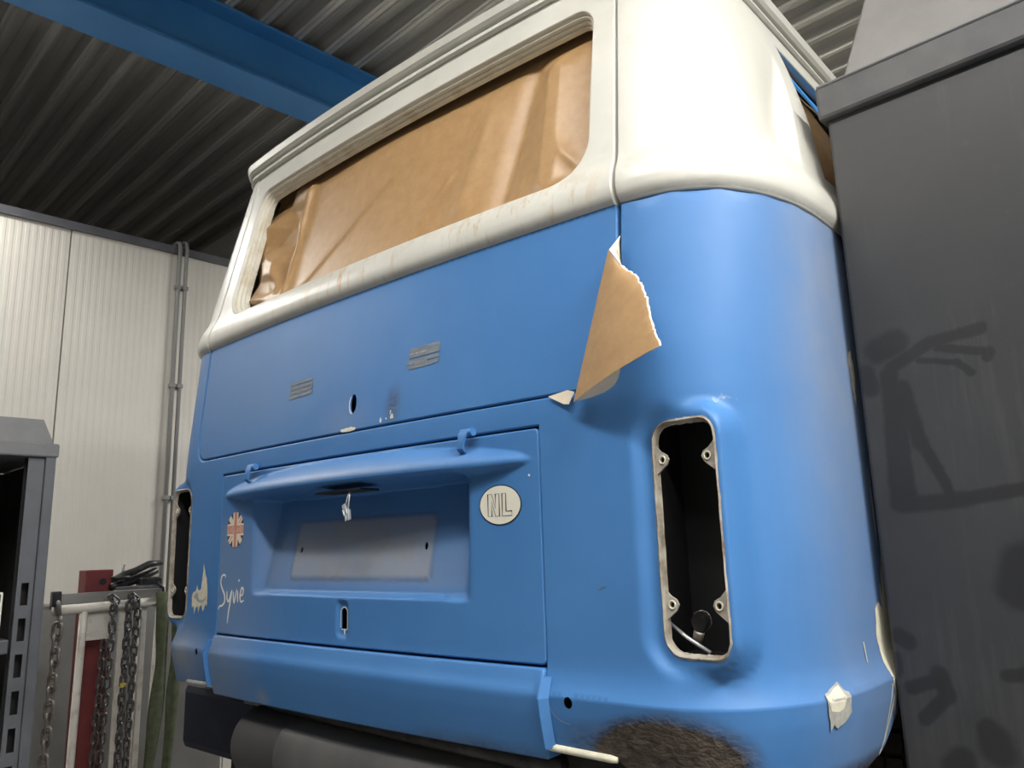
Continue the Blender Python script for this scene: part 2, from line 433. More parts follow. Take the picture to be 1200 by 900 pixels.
def panel(name, outer, holes, grids, fn, parent, m=None, mats=None, matfn=None, lines=(), flange=0.014, blen=0.02, wear_sheen=None, hole_flange=True, bevel=.0030):
    """cut a panel out of the skin. grids: list of (u0,u1,z0,z1,du,dz); later ones replace earlier ones"""
    loops = [dense(outer, blen)]+[dense(h, min(0.01, blen) if not callable(blen) else 0.01) for h in holes]
    pts = []; edges = []
    for L in loops:
        n = len(pts); pts += L; edges += [(n+i, n+(i+1) % len(L)) for i in range(len(L))]
    for zl, ua, ub in lines:
        n = len(pts); k = max(2, int((ub-ua)/0.005)); pts += [(ua+(ub-ua)*i/k, zl) for i in range(k+1)]
        edges += [(n+i, n+i+1) for i in range(k)]
    G = np.zeros((0, 2))
    for (u0, u1, z0, z1, du, dz) in grids:
        if len(G): G = G[~((G[:, 0] > u0) & (G[:, 0] < u1) & (G[:, 1] > z0) & (G[:, 1] < z1))]
        nu = max(1, round((u1-u0)/du)); nz = max(1, round((z1-z0)/dz))
        uu, zz = np.meshgrid(u0+(np.arange(nu)+.5)*(u1-u0)/nu, z0+(np.arange(nz)+.5)*(z1-z0)/nz)
        g = np.stack([uu.ravel(), zz.ravel()], -1); mn = min(du, dz)
        ok = inside(g, loops[0])
        for h in loops[1:]: ok &= ~inside(g, h)
        g = g[ok]
        if len(g):
            d = bdist(g, loops[0])
            for h in loops[1:]: d = np.minimum(d, bdist(g, h))
            ok = d > mn*0.45
            for zl, ua, ub in lines: ok &= ~((abs(g[:, 1]-zl) < mn*0.4) & (g[:, 0] > ua-mn) & (g[:, 0] < ub+mn))
            g = g[ok]
        G = np.vstack([G, g])
    allp = pts+[tuple(g) for g in G]
    r = delaunay_2d_cdt([Vector((float(a), float(b))) for a, b in allp], edges, [], 0, 1e-7)
    V2 = np.array([(v.x, v.y) for v in r[0]]); T = np.array([f for f in r[2]])
    c = V2[T].mean(1); ok = inside(c, loops[0])
    for h in loops[1:]: ok &= ~inside(c, h)
    T = T[ok]; c = c[ok]
    a = V2[T]; area = (a[:, 1, 0]-a[:, 0, 0])*(a[:, 2, 1]-a[:, 0, 1])-(a[:, 2, 0]-a[:, 0, 0])*(a[:, 1, 1]-a[:, 0, 1])
    T[area < 0] = T[area < 0][:, ::-1]
    P = fn(V2[:, 0], V2[:, 1]); F = [tuple(t) for t in T]; W2 = [V2]
    fm = list(matfn(c[:, 0], c[:, 1])) if matfn else [0]*len(F)
    Vs = [P]; n = len(P)
    if flange:
        for li, L in enumerate(loops):
            if li and not hole_flange: continue
            A = np.array(L); k = len(L); small = li and np.ptp(A[:, 1]) <= .1
            sg = sum(A[i-1][0]*A[i][1]-A[i][0]*A[i-1][1] for i in range(k)) > 0
            tv = np.roll(A, -1, 0)-np.roll(A, 1, 0); tv /= np.maximum(np.hypot(*tv.T), 1e-9)[:, None]
            on = np.stack([tv[:, 1], -tv[:, 0]], -1)*(1 if sg else -1)*(-1 if li else 1)
            if li: sg = not sg
            p0 = fn(A[:, 0], A[:, 1]); nn = nrm(A[:, 0]); tg_ = np.stack([on[:, 0]*-nn[:, 1]*np.where(A[:, 0] < 0, 1, 1), on[:, 0]*nn[:, 0], on[:, 1]], -1)
            eb = .0 if small else bevel; rows = [p0, p0+tg_*eb*.62-nn*eb*.25, p0+tg_*eb-nn*eb, p0+tg_*eb-nn*((.003 if small else flange)+eb)]
            Vs += rows; W2 += [A]*4
            for r_ in range(3):
                for i in range(k):
                    j = (i+1) % k; q = (n+r_*k+i, n+(r_+1)*k+i, n+(r_+1)*k+j, n+r_*k+j); F.append(q if sg else q[::-1])
                    fm.append(int(matfn(np.array([(A[i][0]+A[j][0])/2]), np.array([(A[i][1]+A[j][1])/2]))[0]) if matfn else 0)
            n += 4*k
    W = np.vstack(W2); wr = wear_sheen(W[:, 0], W[:, 1]) if wear_sheen else np.zeros((len(W), 4))
    return mesh(name, np.vstack(Vs), F, m, parent, True, mats, fm, wr)

# --- tail light openings
TLU0, TLU1, TLZ0, TLZ1 = 0.698, 0.813, 0.022, 0.352
def rr_sdf(u, z, u0, u1, z0, z1, r):
    du = np.abs(u-(u0+u1)/2)-(u1-u0)/2+r; dz = np.abs(z-(z0+z1)/2)-(z1-z0)/2+r
    return np.hypot(np.maximum(du, 0), np.maximum(dz, 0))+np.minimum(np.maximum(du, dz), 0)-r
def body_fn(u, z):
    P = S(u, z); a = np.abs(u)
    d = rr_sdf(a, z, TLU0, TLU1, TLZ0, TLZ1, 0.03)
    b = 1-sm((d-0.010)/0.020)
    P[..., 1] = P[..., 1]*(1-b)+b*(0.0235)
    return P
def blob(u, z, cu, cz, ru, rz): return np.clip(1-np.hypot((u-cu)/ru, (z-cz)/rz), 0, 1)
def body_wear_sheen(u, z):
    R = 0.55*blob(u, z, .812, .382, .05, .028)
    d = rr_sdf(np.abs(u), z, TLU0, TLU1, TLZ0, TLZ1, 0.03)
    R = R+0.30*np.clip(1-d/0.012, 0, 1)+0.25*blob(u, z, .75, -.005, .07, .035)
    G = 2.2*blob(u, z, .705, -.125, .135, .085)+0.8*blob(u, z, .64, -.12, .16, .07)+.7*np.clip((-z-.13)/.03, 0, 1)*(u > 0)
    B = 0.9*blob(u, z, -.66, -.06, .16, .10)+.55*sm((u-.82)/.26)*(0.55+.45*sm((z-.1)/.4))  # B: sanded left corner, plus a pale sheen painted on the right flank
    return np.stack([np.clip(R, 0, 1.5), np.clip(G, 0, 1.5), np.clip(B, 0, 1), np.ones_like(u)], -1)
BZ = -0.185
def bottom(side):
    """lower edge of one rear corner and flank, from the valance notch outwards"""
    if side < 0: b = [(0.503, -0.112), (0.56, -0.116), (0.64, -0.120), (0.72, -0.128), (1.14, -.132), (1.20, -.132), (1.26, -.13), (1.31, -.11), (1.345, -0.075)]
    else: b = [(0.503, -0.112), (0.612, -0.116), (0.66, -0.150), (0.72, BZ), (0.95, BZ), (1.072, -0.165), (1.136, -0.146), (1.178, -0.104), (1.21, -0.062), (1.30, -.05), (1.345, -0.05)]
    # wheel arch then the sill
    for k in range(0, 13):
        a = math.pi-math.pi*k/12
        b.append((1.78+0.42*math.cos(a), -0.06+0.30*math.sin(a)))
    b += [(2.21, BZ), (4.4, BZ)]
    return b
bR = bottom(1)
lower = [(-p[0], p[1]) for p in reversed(bottom(-1))]
SEAM, GAP = 0.6632, 0.0059
notch_tg = [(SEAM, 0.7205), (SEAM, 0.470)]+[(SEAM-0.052+0.052*math.cos(a), 0.470-0.058*math.sin(a)) for a in np.linspace(0.15, math.pi/2, 7)]
notch_tg = notch_tg+[(-p[0], p[1]) for p in reversed(notch_tg)]
outer = lower+[(-0.503, 0.374), (0.503, 0.374)]+bR+[(4.4, 0.7205)]+notch_tg+[(-4.4, 0.7205)]
holes = [rr(TLU0, TLU1, TLZ0, TLZ1, 0.03), [(-a, b) for a, b in reversed(rr(TLU0, TLU1, TLZ0, TLZ1, 0.03))], ell(.546, -.049, .0075, .0085, 12), ell(-.570, -.046, .006, .0075, 12)]
grids = [(-4.4, 4.4, -.2, .72, .10, .06), (-1.36, 1.36, -.2, .72, .014, .016), (.50, 1.2, -.2, .0, .010, .006), (-.75, -.5, -.2, .0, .012, .008),
         (.64, .86, -.03, .41, .006, .008), (-.86, -.64, -.03, .41, .006, .008)]
hcoarse = lambda a: 0.012 if abs(a[0]) < 1.4 else 0.08
lower_body = panel('lower_body', outer, holes, grids, body_fn, BUS, 'blue', flange=0.016, blen=hcoarse, wear_sheen=body_wear_sheen, hole_flange=False, lines=[(-.042, .506, 1.30), (-.042, -1.30, -.506)])
lower_body['label'] = 'blue lower bodywork with empty tail light openings'

# --- upper body, cream, with side windows
ZTOP = 1.262
def side_u(a):  # window on the flank
    return a
swin = [(1.166, 0.838), (2.10, 0.838), (2.10, 1.165), (1.112, 1.165)]
swin = dense(swin, 0.05)
def upper_fn(u, z):
    P = S(u, z); a = np.abs(u)
    # air intake scoop: a shallow dish that ends at a sharp rear edge
    e = 1.031+0.075*(z-0.84)
    t = np.clip((a-(e-0.15))/0.15, 0, 1); inz = sm((z-0.815)/0.05)*sm((1.12-z)/0.20)
    d = np.where(a < e, t**1.6, np.clip(1-(a-e)/0.016, 0, 1))*0.030*inz
    n = nrm(u); P -= n*d[..., None]
    return P
def upper_wear(u, z):
    G = 0.8*np.clip(1-np.abs(z-.77)/.05, 0, 1)*np.clip((.66-np.abs(u))/.1, 0, 1)
    B = 1.0*np.clip(1-np.abs(z-.797)/.012, 0, 1)*(np.abs(u) > .67)*np.clip((1.0-np.abs(u))/.2, 0, 1)
    return np.stack([0*u, G, np.clip(B, 0, 1), np.ones_like(u)], -1)
outer = [(-4.4, .722), (-SEAM, .722), (-SEAM, 1.243), (SEAM, 1.243), (SEAM, .722), (4.4, .722), (4.4, ZTOP), (-4.4, ZTOP)]
grids = [(-4.4, 4.4, .722, ZTOP, .08, .05), (-1.36, 1.36, .722, ZTOP, .014, .018), (-1.36, 1.36, .722, .83, .014, .005), (.88, 1.10, .80, 1.14, .006, .012)]
upper_body = panel('upper_body', outer, [swin, [(-a, b) for a, b in reversed(swin)]], grids, upper_fn, BUS, 'white', flange=0.016, blen=hcoarse, wear_sheen=upper_wear)
upper_body['label'] = 'cream upper bodywork with rounded belt moulding'

# --- tailgate
TGW = SEAM-2*GAP
def tg_wear(u, z):
    G = np.where(z > .721, 0.9*np.clip(1-np.abs(z-.76)/.06, 0, 1)*(0.25+blob(u, z, -.02, .76, .2, .2)+blob(u, z, .42, .76, .2, .2)), 0.55*blob(u, z, .145, .455, .03, .05))
    B = np.where(z < .721, .15*blob(u, z, -.3, .55, .4, .2)+.25*blob(u, z, .0, .44, .12, .06), 0.5*np.clip(1-np.abs(z-.79)/.03, 0, 1))
    return np.stack([0*u, G, B, np.ones_like(u)], -1)
WU, WZ0, WZ1, WR = 0.603, 0.792, 1.183, (0.05, 0.085, 0.05, 0.085)
WRR = (0.085, 0.085, 0.05, 0.05)
outer = rr(-TGW, TGW, 0.4210, 1.2365, (.048, .048, .004, .004), 8)
win = rr(-WU, WU, WZ0, WZ1, WRR, 10)
keyh = ell(.022, .474, .0105, .020, 20)
tailgate = panel('tailgate', outer, [win, keyh], [(-.66, .66, .41, 1.25, .016, .016), (-.66, .66, .70, .83, .016, .005)], lambda u, z: S(u, z), BUS,
                 mats=['blue', 'white'], matfn=lambda u, z: (z > .7207).astype(int), lines=[(.7205, -TGW+.0004, TGW-.0004), (.722, -TGW+.0004, TGW-.0004)],
                 flange=0.020, blen=0.012, wear_sheen=tg_wear)
tailgate['label'] = 'tailgate, blue below and cream around the papered window'
def ring(name, loops_off, m, parent, fn=S, flip=False):
    """loft of (loop2d, offset) pairs on the skin"""
    mbb = MB(); LL = []
    for (lp, off) in loops_off:
        A = np.array(lp); LL.append([tuple(p) for p in fn(A[:, 0], A[:, 1], off)])
    mbb.loft(LL); o = mbb.build(name, m, parent); return autosmooth(o, 30)
def win_in(d):
    return dense_fixed(rr(-WU+d, WU-d, WZ0+d, WZ1-d, tuple(max(.012, q-d) for q in WRR), 10))
def dense_fixed(loop):
    out = []
    for i in range(len(loop)):
        a = np.array(loop[i]); b = np.array(loop[(i+1) % len(loop)]); n = 24 if np.hypot(*(b-a)) > .2 else 1
        for k in range(n): out.append(tuple(a+(b-a)*k/n))
    return out
def Sflat(u, z, off):
    # window frame offsets ignore the belt bulge once they go inwards
    return S(u, z, off-np.where(off < -0.004, f_belt(np.asarray(z, float)), 0))
ring('window_lip', [(win_in(-.0005), -.003), (win_in(.005), -.009), (win_in(.009), -.010), (win_in(.010), -.018), (win_in(.015), -.019), (win_in(.016), -.027), (win_in(.021), -.028), (win_in(.022), -.040)], 'frame_white', tailgate, Sflat)
# key hole collar and paint marks on the tailgate
def ribbon(pts, wd, closed=False):
    """flat 2D stroke -> verts, faces"""
    P = [Vector((p[0], p[1])) for p in pts]; n = len(P); V = []; F = []
    ws = wd if isinstance(wd, (list, tuple)) else [wd]*n
    for i in range(n):
        if closed: d = P[(i+1) % n]-P[i-1]; d1 = (P[i]-P[i-1]).normalized()
        else: d = P[min(i+1, n-1)]-P[max(i-1, 0)]; d1 = (P[i]-P[max(i-1, 0)]) if i else P[1]-P[0]; d1 = d1.normalized() if d1.length else d.normalized()
        d.normalize(); nn = Vector((-d.y, d.x)); k = 1/max(.5, abs(d.dot(d1)))
        V += [tuple(P[i]+nn*ws[i]/2*k), tuple(P[i]-nn*ws[i]/2*k)]
    for i in range(n if closed else n-1):
        j = (i+1) % n; F.append((2*i, 2*i+1, 2*j+1, 2*j))
    return V, F
def decal(name, parts, fn, parent, off=0.0008, mats=None):
    """parts: list of (V2, F, material, layer)"""
    V, F, fm, mm = [], [], [], []
    for (V2, FF, mk, lay) in parts:
        A = np.array(V2, float); p = fn(A[:, 0], A[:, 1])+nrm(A[:, 0])*(off+0.0004*lay); n = len(V)
        V += [tuple(q) for q in p]; F += [tuple(i+n for i in f) for f in FF]
        if mk not in mm: mm.append(mk)
        fm += [mm.index(mk)]*len(FF)
    o = mesh(name, V, F, None, parent, False, mm, fm)
    # all faces look outwards
    me = o.data
    bmx = bmesh.new(); bmx.from_mesh(me)
    for f in bmx.faces:
        c = f.calc_center_median()
        if f.normal.dot(Vector((c.x*0.5, -1.0 if abs(c.x) < .8 else -.3, 0))) < 0: f.normal_flip()
    bmx.to_mesh(me); bmx.free()
    return o
def polyfan(loop, h=.009):
    L = np.array(loop); lo, hi = L.min(0), L.max(0)
    g = np.array([(a, b) for a in np.arange(lo[0]+h/2, hi[0], h) for b in np.arange(lo[1]+h/2, hi[1], h)]) if max(hi-lo) > .012 else np.zeros((0, 2))
    if len(g): g = g[inside(g, loop)]
    if len(g): g = g[bdist(g, loop) > h*.3]
    r = delaunay_2d_cdt([Vector(p) for p in loop]+[Vector((float(a), float(b))) for a, b in g], [(i, (i+1) % len(loop)) for i in range(len(loop))], [], 0, 1e-7)
    V2 = [(v.x, v.y) for v in r[0]]; T = np.array([f for f in r[2]])
    c = np.array(V2)[T].mean(1); return V2, [tuple(t) for t in T[inside(c, loop)]]
def jag(loop, amp, h, seed=0):
    q = random.Random(seed); return [(a+q.uniform(-amp, amp), b+q.uniform(-amp, amp)) for a, b in dense(loop, h)]
def fnS(u, z): return S(u, z)
decal('key_hole_edge', [(*ribbon(ell(.022, .474, .0115, .021, 20)[7:16], [.0006, .0018, .0024, .0026, .0026, .003, .0032, .0026, .0008]), 'white_mark', 0)], fnS, tailgate)
def residue(name, u0, u1, z0, z1, sd):
    q = random.Random(sd); parts = []
    n = 4
    for k in range(n):
        a = z0+(z1-z0)*k/n; b = a+(z1-z0)/n*q.uniform(.72, 1.0)
        parts.append((*polyfan(jag([(u0+q.uniform(-.006, .006), a), (u1+q.uniform(-.006, .006), a+.002), (u1+q.uniform(-.004, .006), b+.002), (u0+q.uniform(-.004, .006), b)], .0008, .01, sd+k)), 'tape', 0))
    return parts
pr_ = residue('t', .184, .267, .517, .561, 3)
for zz in (.546, .526):
    for k in range(7):
        a = .188+k*.007+rnd.uniform(-.002, .002); pr_.append((*polyfan([(a, zz), (a+.005, zz+.001), (a+.004, zz+.004), (a+.001, zz+.003)]), 'primer_grey', 1))
decal('tape_residue', pr_, fnS, tailgate)
decal('tape_residue', residue('t', -.220, -.130, .517, .558, 9), fnS, tailgate)
chips = []
for (cu, cz, ru, rz, sd) in ((.012, .4215, .026, .0045, 1), (.113, .428, .003, .006, 2), (.130, .429, .0025, .002, 3), (.146, .432, .005, .006, 4), (.141, .440, .002, .004, 5)):
    chips.append((*polyfan(jag(ell(cu, cz, ru, rz, 10), .0012, .01, sd)), 'filler', 0))
for ch_ in chips: decal('paint_chip', [ch_], fnS, tailgate, 0.0012)

# --- engine lid
LW, LZ0, LZ1 = 0.4970, 0.0015, 0.3645
def lid_off(u, z):
    a = np.clip(1-(u/.478)**2, 0, 1)
    A = .050*a**.75; zc = .318; hu = .044*a**.6+.004; hl = .021*a**.6+.003
    t = np.where(z > zc, (z-zc)/hu, (zc-z)/hl)
    up = np.where(t < 1, np.cos(np.clip(t, 0, 1)*math.pi/2)**1.3, 0)
    dn = np.where(t < 1, np.sqrt(np.clip(1-t**2.4, 0, 1)), 0)
    hb = A*np.where(z > zc, up, dn)
    dep = np.clip(.024+(z-.125)*.209, .014, .062)
    w_ = sm((u+.348)/.034)*sm((.348-u)/.034)*sm((z-.090)/.010)*sm((.312-z)/.012)
    dish = rr_sdf(u, z, -.021, .021, .012, .087, .014)
    return hb-dep*w_-.006*sm(-dish/.010)
def lid_fn(u, z): return S(u, z, lid_off(u, z))
def lid_wear_sheen(u, z):
    e = rr_sdf(u, z, -.222, .222, .122, .243, .012)
    ins = sm(-e/.006); edge = np.clip(1-np.abs(e)/.006, 0, 1)
    G = .40*edge+.10*ins; B = .60*ins+.32*sm((-.12-u)/.35)*sm((.30-z)/.1)+.30*sm((u+.345)/.05)*sm((.345-u)/.05)*sm((z-.09)/.03)*sm((.25-z)/.1)  # recess floor greyer low down, fading towards the handle
    return np.stack([.0*u, G, np.clip(B+.45*np.clip(lid_off(u, z)/.05, 0, 1)**1.5*(z > .318), 0, 1), np.ones_like(u)], -1)  # handle top lightened as a painted highlight
lock = rr(-.0105, .0105, .030, .072, (.003, .003, .0105, .0105), 5)
h1 = ell(-.198, .184, .0052, .0068, 10); h2 = ell(.202, .184, .0056, .0075, 10)
lid = panel('engine_lid', rr(-LW, LW, LZ0, LZ1, .006, 3), [lock, h1, h2],
            [(-.5, .5, 0, .37, .010, .008), (-.5, .5, .285, .366, .010, .0026), (-.4, .4, .08, .125, .010, .0032), (-.35, -.29, .09, .3, .0045, .006), (.29, .35, .09, .3, .0045, .006), (-.03, .03, .0, .095, .0035, .0035)],
            lid_fn, BUS, 'blue', flange=0.018, blen=0.010, wear_sheen=lid_wear_sheen)
lid['label'] = 'blue engine lid with number plate recess and lipped handle'
# lock edge, shiny bare metal
decal('lock_edge', [(*ribbon(lock[4:] + lock[:1], .0018), 'white_mark', 0), (*polyfan(ell(.002, .026, .0025, .006, 8)), 'white_mark', 0)], lid_fn, lid, .0006)
# plate lamp slot under the handle, with two loose spade connectors
p0 = lid_fn(np.array([.03]), np.array([.318]))[0]; p0[1] += .034
MB().box((-.045, p0[1]-.022, .2925), (.100, p0[1]+.026, .2965), bev=.001).build('plate_lamp_slot', 'black', lid)
for (cx, cz, tw) in ((.050, .262, -.45), (.060, .252, -.12)):
    top = Vector((.062, p0[1]-.014, .297)); bot = Vector((cx, p0[1]-.018, cz))
    MB().tube([top, top.lerp(bot, .5)+Vector((.004, -.004, 0)), bot], .0016, 6).build('wire', 'metal_white', lid, True)
    mx = Matrix.Translation(bot) @ Matrix.Rotation(tw, 4, 'Y')
    MB().box((-.005, -.003, -.014), (.005, .003, .006), bev=.001, mx=mx).box((-.0055, -.0045, -.016), (-.0035, -.003, -.004), mx=mx).box((.0035, -.0045, -.016), (.0055, -.003, -.004), mx=mx).build('spade_connector', 'metal_white', lid)
# hinges
for hx in (-.333, .358):
    hb = MB()
    hb.tube([(hx-.013, -.020, .374), (hx+.015, -.020, .374)], .0072, 12)
    L1_ = [(-.020, .0755), (-.0285, .070), (-.032, .058), (-.030, .045), (-.026, .034)]
    loops = []
    for (yy, zz) in [(-.014, .381), (-.024, .380), (-.0295, .371), (-.031, .358), (-.030, .346), (-.022, .340)]:
        s_ = .010 if zz > .36 else .007
        loops.append([(hx-s_-(.384-zz)*.25, yy, zz), (hx+s_-(.384-zz)*.25, yy, zz), (hx+s_-(.384-zz)*.25, yy+.004, zz), (hx-s_-(.384-zz)*.25, yy+.004, zz)])
    hb.loft(loops, cap=True)
    autosmooth(hb.build('hinge', 'blue', lid), 40)
# NL oval sticker
Cn, rzn, run = (.416, .2475), .0335, .0455
parts = [(*polyfan(ell(*Cn, run, rzn, 48)), 'ink', 0), (*polyfan(ell(*Cn, run-.0018, rzn-.0018, 48)), 'sticker', 1)]
def letters(polys, s, cx, cz, wd, mk, lay, closed=True):
    return [(*ribbon(dense([(cx+a*s, cz+b*s) for a, b in pl], .004) if closed else [(cx+a*s, cz+b*s) for a, b in pl], wd, closed), mk, lay) for pl in polys]
Np = [(-1.25, -1), (-.85, -1), (-.85, .35), (-.45, -1), (-.05, -1), (-.05, 1), (-.45, 1), (-.45, -.3), (-.85, 1), (-1.25, 1)]
Lp = [(.25, -1), (1.25, -1), (1.25, -.6), (.65, -.6), (.65, 1), (.25, 1)]
for pl in (Np, Lp):
    q = [(Cn[0]+a*.0205, Cn[1]+b*.0185) for a, b in pl]
    parts.append((*ribbon(q, .0012, True), 'ink', 2))
decal('oval_sticker', parts, lid_fn, lid)['label'] = 'oval cream country sticker with outlined letters NL'
# round flag sticker, built as fine cells
fc, fr = (-.425, .236), .041
V2, FF, fmk = [], {}, None
step = .00155; N_ = int(fr/step)+1
cells = {}
for i in range(-N_, N_):
    for j in range(-N_, N_):
        x = (i+.5)*step; y = (j+.5)*step
        if x*x+y*y > fr*fr: continue
        ax, ay = abs(x)/fr, abs(y)/fr; dgn = abs(abs(x)-abs(y))/fr
        if ax < .17 or ay < .22: k = 'flag_red'
        elif ax < .30 or ay < .34: k = 'flag_cream'
        elif dgn < .07: k = 'flag_red' if (x*y > 0) else 'flag_cream'
        elif dgn < .24: k = 'flag_cream'
        else: k = 'flag_navy'
        cells.setdefault(k, []).append((fc[0]+x-step/2, fc[1]+y-step/2))
parts = []
for k, cl in cells.items():
    V2 = []; F2 = []
    for (a, b) in cl:
        n = len(V2); V2 += [(a, b), (a+step, b), (a+step, b+step), (a, b+step)]; F2.append((n, n+1, n+2, n+3))
    parts.append((V2, F2, k, 0))
GL = {'E': [[(1, 0), (0, 0), (0, 2), (1, 2)], [(0, 1), (.8, 1)]], 'N': [[(0, 0), (0, 2), (1, 0), (1, 2)]], 'G': [[(1, 1.7), (.7, 2), (.3, 2), (0, 1.6), (0, .4), (.3, 0), (1, 0), (1, .9), (.6, .9)]],
      'L': [[(0, 2), (0, 0), (1, 0)]], 'A': [[(0, 0), (.5, 2), (1, 0)], [(.2, .7), (.8, .7)]], 'D': [[(0, 0), (0, 2), (.6, 2), (1, 1.5), (1, .5), (.6, 0), (0, 0)]]}
for i, ch in enumerate('ENGLAND'):
    for st in GL[ch]: parts.append((*ribbon([(fc[0]-.0355+i*.0105+a*.0068, fc[1]-.0062+b*.0062) for a, b in st], .0014), 'flag_cream', 1))
decal('flag_sticker', parts, lid_fn, lid)['label'] = 'round faded union flag sticker reading ENGLAND'
# handwritten white name
def bez(p, n=8):
    out = []
    P = [Vector(q) for q in p]
    for i in range(0, len(P)-1):
        a, b = P[i], P[i+1]; a0 = P[max(i-1, 0)]; b1 = P[min(i+2, len(P)-1)]
        for k in range(n):
            t = k/n; out.append(tuple(0.5*((2*a)+(b-a0)*t+(2*a0-5*a+4*b-b1)*t*t+(3*a-a0-3*b+b1)*t**3)))
    out.append(tuple(P[-1])); return out
strokes = [[(.24, .93), (.22, 1.0), (.10, .98), (.05, .82), (.12, .66), (.22, .52), (.24, .34), (.14, .24), (.04, .22), (-.02, .14)],
           [(.33, .60), (.34, .42), (.42, .36), (.50, .60)], [(.53, .64), (.48, .36), (.42, .08), (.39, -.18)],
           [(.58, .60), (.63, .34), (.72, .66)], [(.76, .62), (.77, .34)], [(.79, .84), (.80, .90)],
           [(.86, .50), (.96, .54), (.98, .66), (.91, .68), (.86, .50), (.90, .36), (1.01, .40)]]
parts = []
for st in strokes:
    q = bez([(-.492+a*.118, .040+b*.092) for a, b in st]); n = len(q)
    parts.append((*ribbon(q, [.0030+.0026*math.sin(math.pi*min(1, (i+2)/(n+2))) for i in range(n)]), 'white_mark', 0))
decal('painted_lettering', parts, lid_fn, lid)['label'] = 'handwritten white lettering reading Syvie'

# --- rear valance with rolled edge and its corner flanges
def val_fn(u, z): return S(u, z, .002+.004*np.clip((-z-.0)/.01, 0, 1))
val = panel('rear_valance', rr(-.4965, .4965, -.1335, -.0085, (.002, .002, .002, .002), 2), [], [(-.5, .5, -.14, 0, .016, .006)], val_fn, BUS, 'blue', flange=.030, blen=.012,
            wear_sheen=lambda u, z: np.stack([.0*u, .5*blob(u, z, .35, -.14, .3, .03)*(u > 0), .55*np.clip((-.25-u)/.25, 0, 1)+.6*blob(u, z, -.27, -.12, .035, .03), np.ones_like(u)], -1))
val['label'] = 'blue valance panel below the engine lid'
for sg in (-1, 1):
    q = MB()
    for (a, b) in ((-.016, -.118),):
        loops = []
        for zz in np.linspace(a, b, 8):
            pA = S(np.array([sg*.5005]), np.array([zz]), -.004)[0]; pB = S(np.array([sg*.5005]), np.array([zz]), .016)[0]
            pC = S(np.array([sg*.5035]), np.array([zz]), .016)[0]; pD = S(np.array([sg*.513]), np.array([zz]), .002)[0]
            loops.append([tuple(pA), tuple(pB), tuple(pC), tuple(pD)])
        q.loft(loops, cap=True)
    q.build('valance_flange', 'blue', BUS)
# bare bottom roll of the right corner
pts = [tuple(S(np.array([u]), np.array([-.1175-(u-.505)*.03]), .002)[0]) for u in np.linspace(.502, .618, 12)]
MB().tube(pts, [.0055]*11+[.004], 8).build('sill_edge', 'filler', BUS, True)
pts = [tuple(S(np.array([-u]), np.array([-.118-(u-.505)*.03]), .002)[0]) for u in np.linspace(.502, .64, 12)]
MB().tube(pts, .0055, 8).build('sill_edge', 'primer_grey', BUS, True)

# --- tail light lips, tabs
def body_fn_off(u, z, off):
    P = body_fn(np.asarray(u, float), np.asarray(z, float)); P[..., 1] -= off; return P
for sg in (1, -1):
    def lp(d): return [(sg*a, b) for a, b in dense_n(rr(TLU0+d, TLU1-d, TLZ0+d, TLZ1-d, max(.006, .03-d), 6))]
    def dense_n(loop):
        out = []
        for i in range(len(loop)):
            a = np.array(loop[i]); b = np.array(loop[(i+1) % len(loop)]); n = 16 if np.hypot(*(b-a)) > .03 else 1
            for k in range(n): out.append(tuple(a+(b-a)*k/n))
        return out
    mbb = MB(); LL = []
    q = random.Random(5)
    for d, off, am in ((-.004, -.0012, .0008), (.0005, .0025, .0006), (.002, .0008, .0006), (.003, -.003, .0004), (.0035, -.0075, .0006), (.0055, -.0085, .0008)):
        A = np.array(lp(d)); P = body_fn_off(A[:, 0], A[:, 1], off)
        LL.append([(p[0]+q.uniform(-am, am), p[1]+q.uniform(-am, am)*.6, p[2]+q.uniform(-am, am)) for p in P])
    mbb.loft(LL); lipo = autosmooth(mbb.build('tail_light_lip', 'lip', BUS), 60)
    for (side, tz) in ((0, .297), (1, .297), (0, .092), (1, .092)):
        base_u = TLU0+.001 if side == 0 else float(S(np.array([TLU1]), np.array([.2]))[0, 0])-.003; dr = 1 if side == 0 else -1
        T2_ = [(base_u, tz+.022), (base_u+dr*.009, tz+.012), (base_u+dr*.018, tz+.007), (base_u+dr*.021, tz), (base_u+dr*.017, tz-.008), (base_u, tz-.022)]
        # plate with a screw hole
        hl = ell(base_u+dr*.0115, tz, .0036, .0042, 10)
        r2 = delaunay_2d_cdt([Vector(p) for p in T2_+hl], [(i, (i+1) % 6) for i in range(6)]+[(6+i, 6+(i+1) % 10) for i in range(10)], [], 0, 1e-7)
        VV = np.array([(v.x, v.y) for v in r2[0]]); TT = np.array([f for f in r2[2]]); cc = VV[TT].mean(1); TT = TT[inside(cc, T2_) & ~inside(cc, hl)]
        yb = .0235+.0035
        V3 = [(sg*v[0], yb, v[1]) for v in VV]+[(sg*v[0], yb+.004, v[1]) for v in VV]; n = len(VV)
        F3 = [tuple(t) for t in TT]+[tuple(n+i for i in t[::-1]) for t in TT]
        for lpp, cnt, st in ((T2_, 6, 0), (hl, 10, 6)):
            for i in range(cnt): a_, b_ = st+i, st+(i+1) % cnt; F3.append((a_, b_, n+b_, n+a_))
        mesh('screw_tab', V3, F3, 'bracket', lipo)
        rm = MB(); rm.tube([(sg*(base_u+dr*.0115)+.0050*math.cos(a), yb-.0008, tz+.0056*math.sin(a)) for a in np.linspace(0, 2*math.pi, 13)[:-1]], .0013, 6, closed=True)
        rm.build('tab_rim', 'filler', lipo, True)

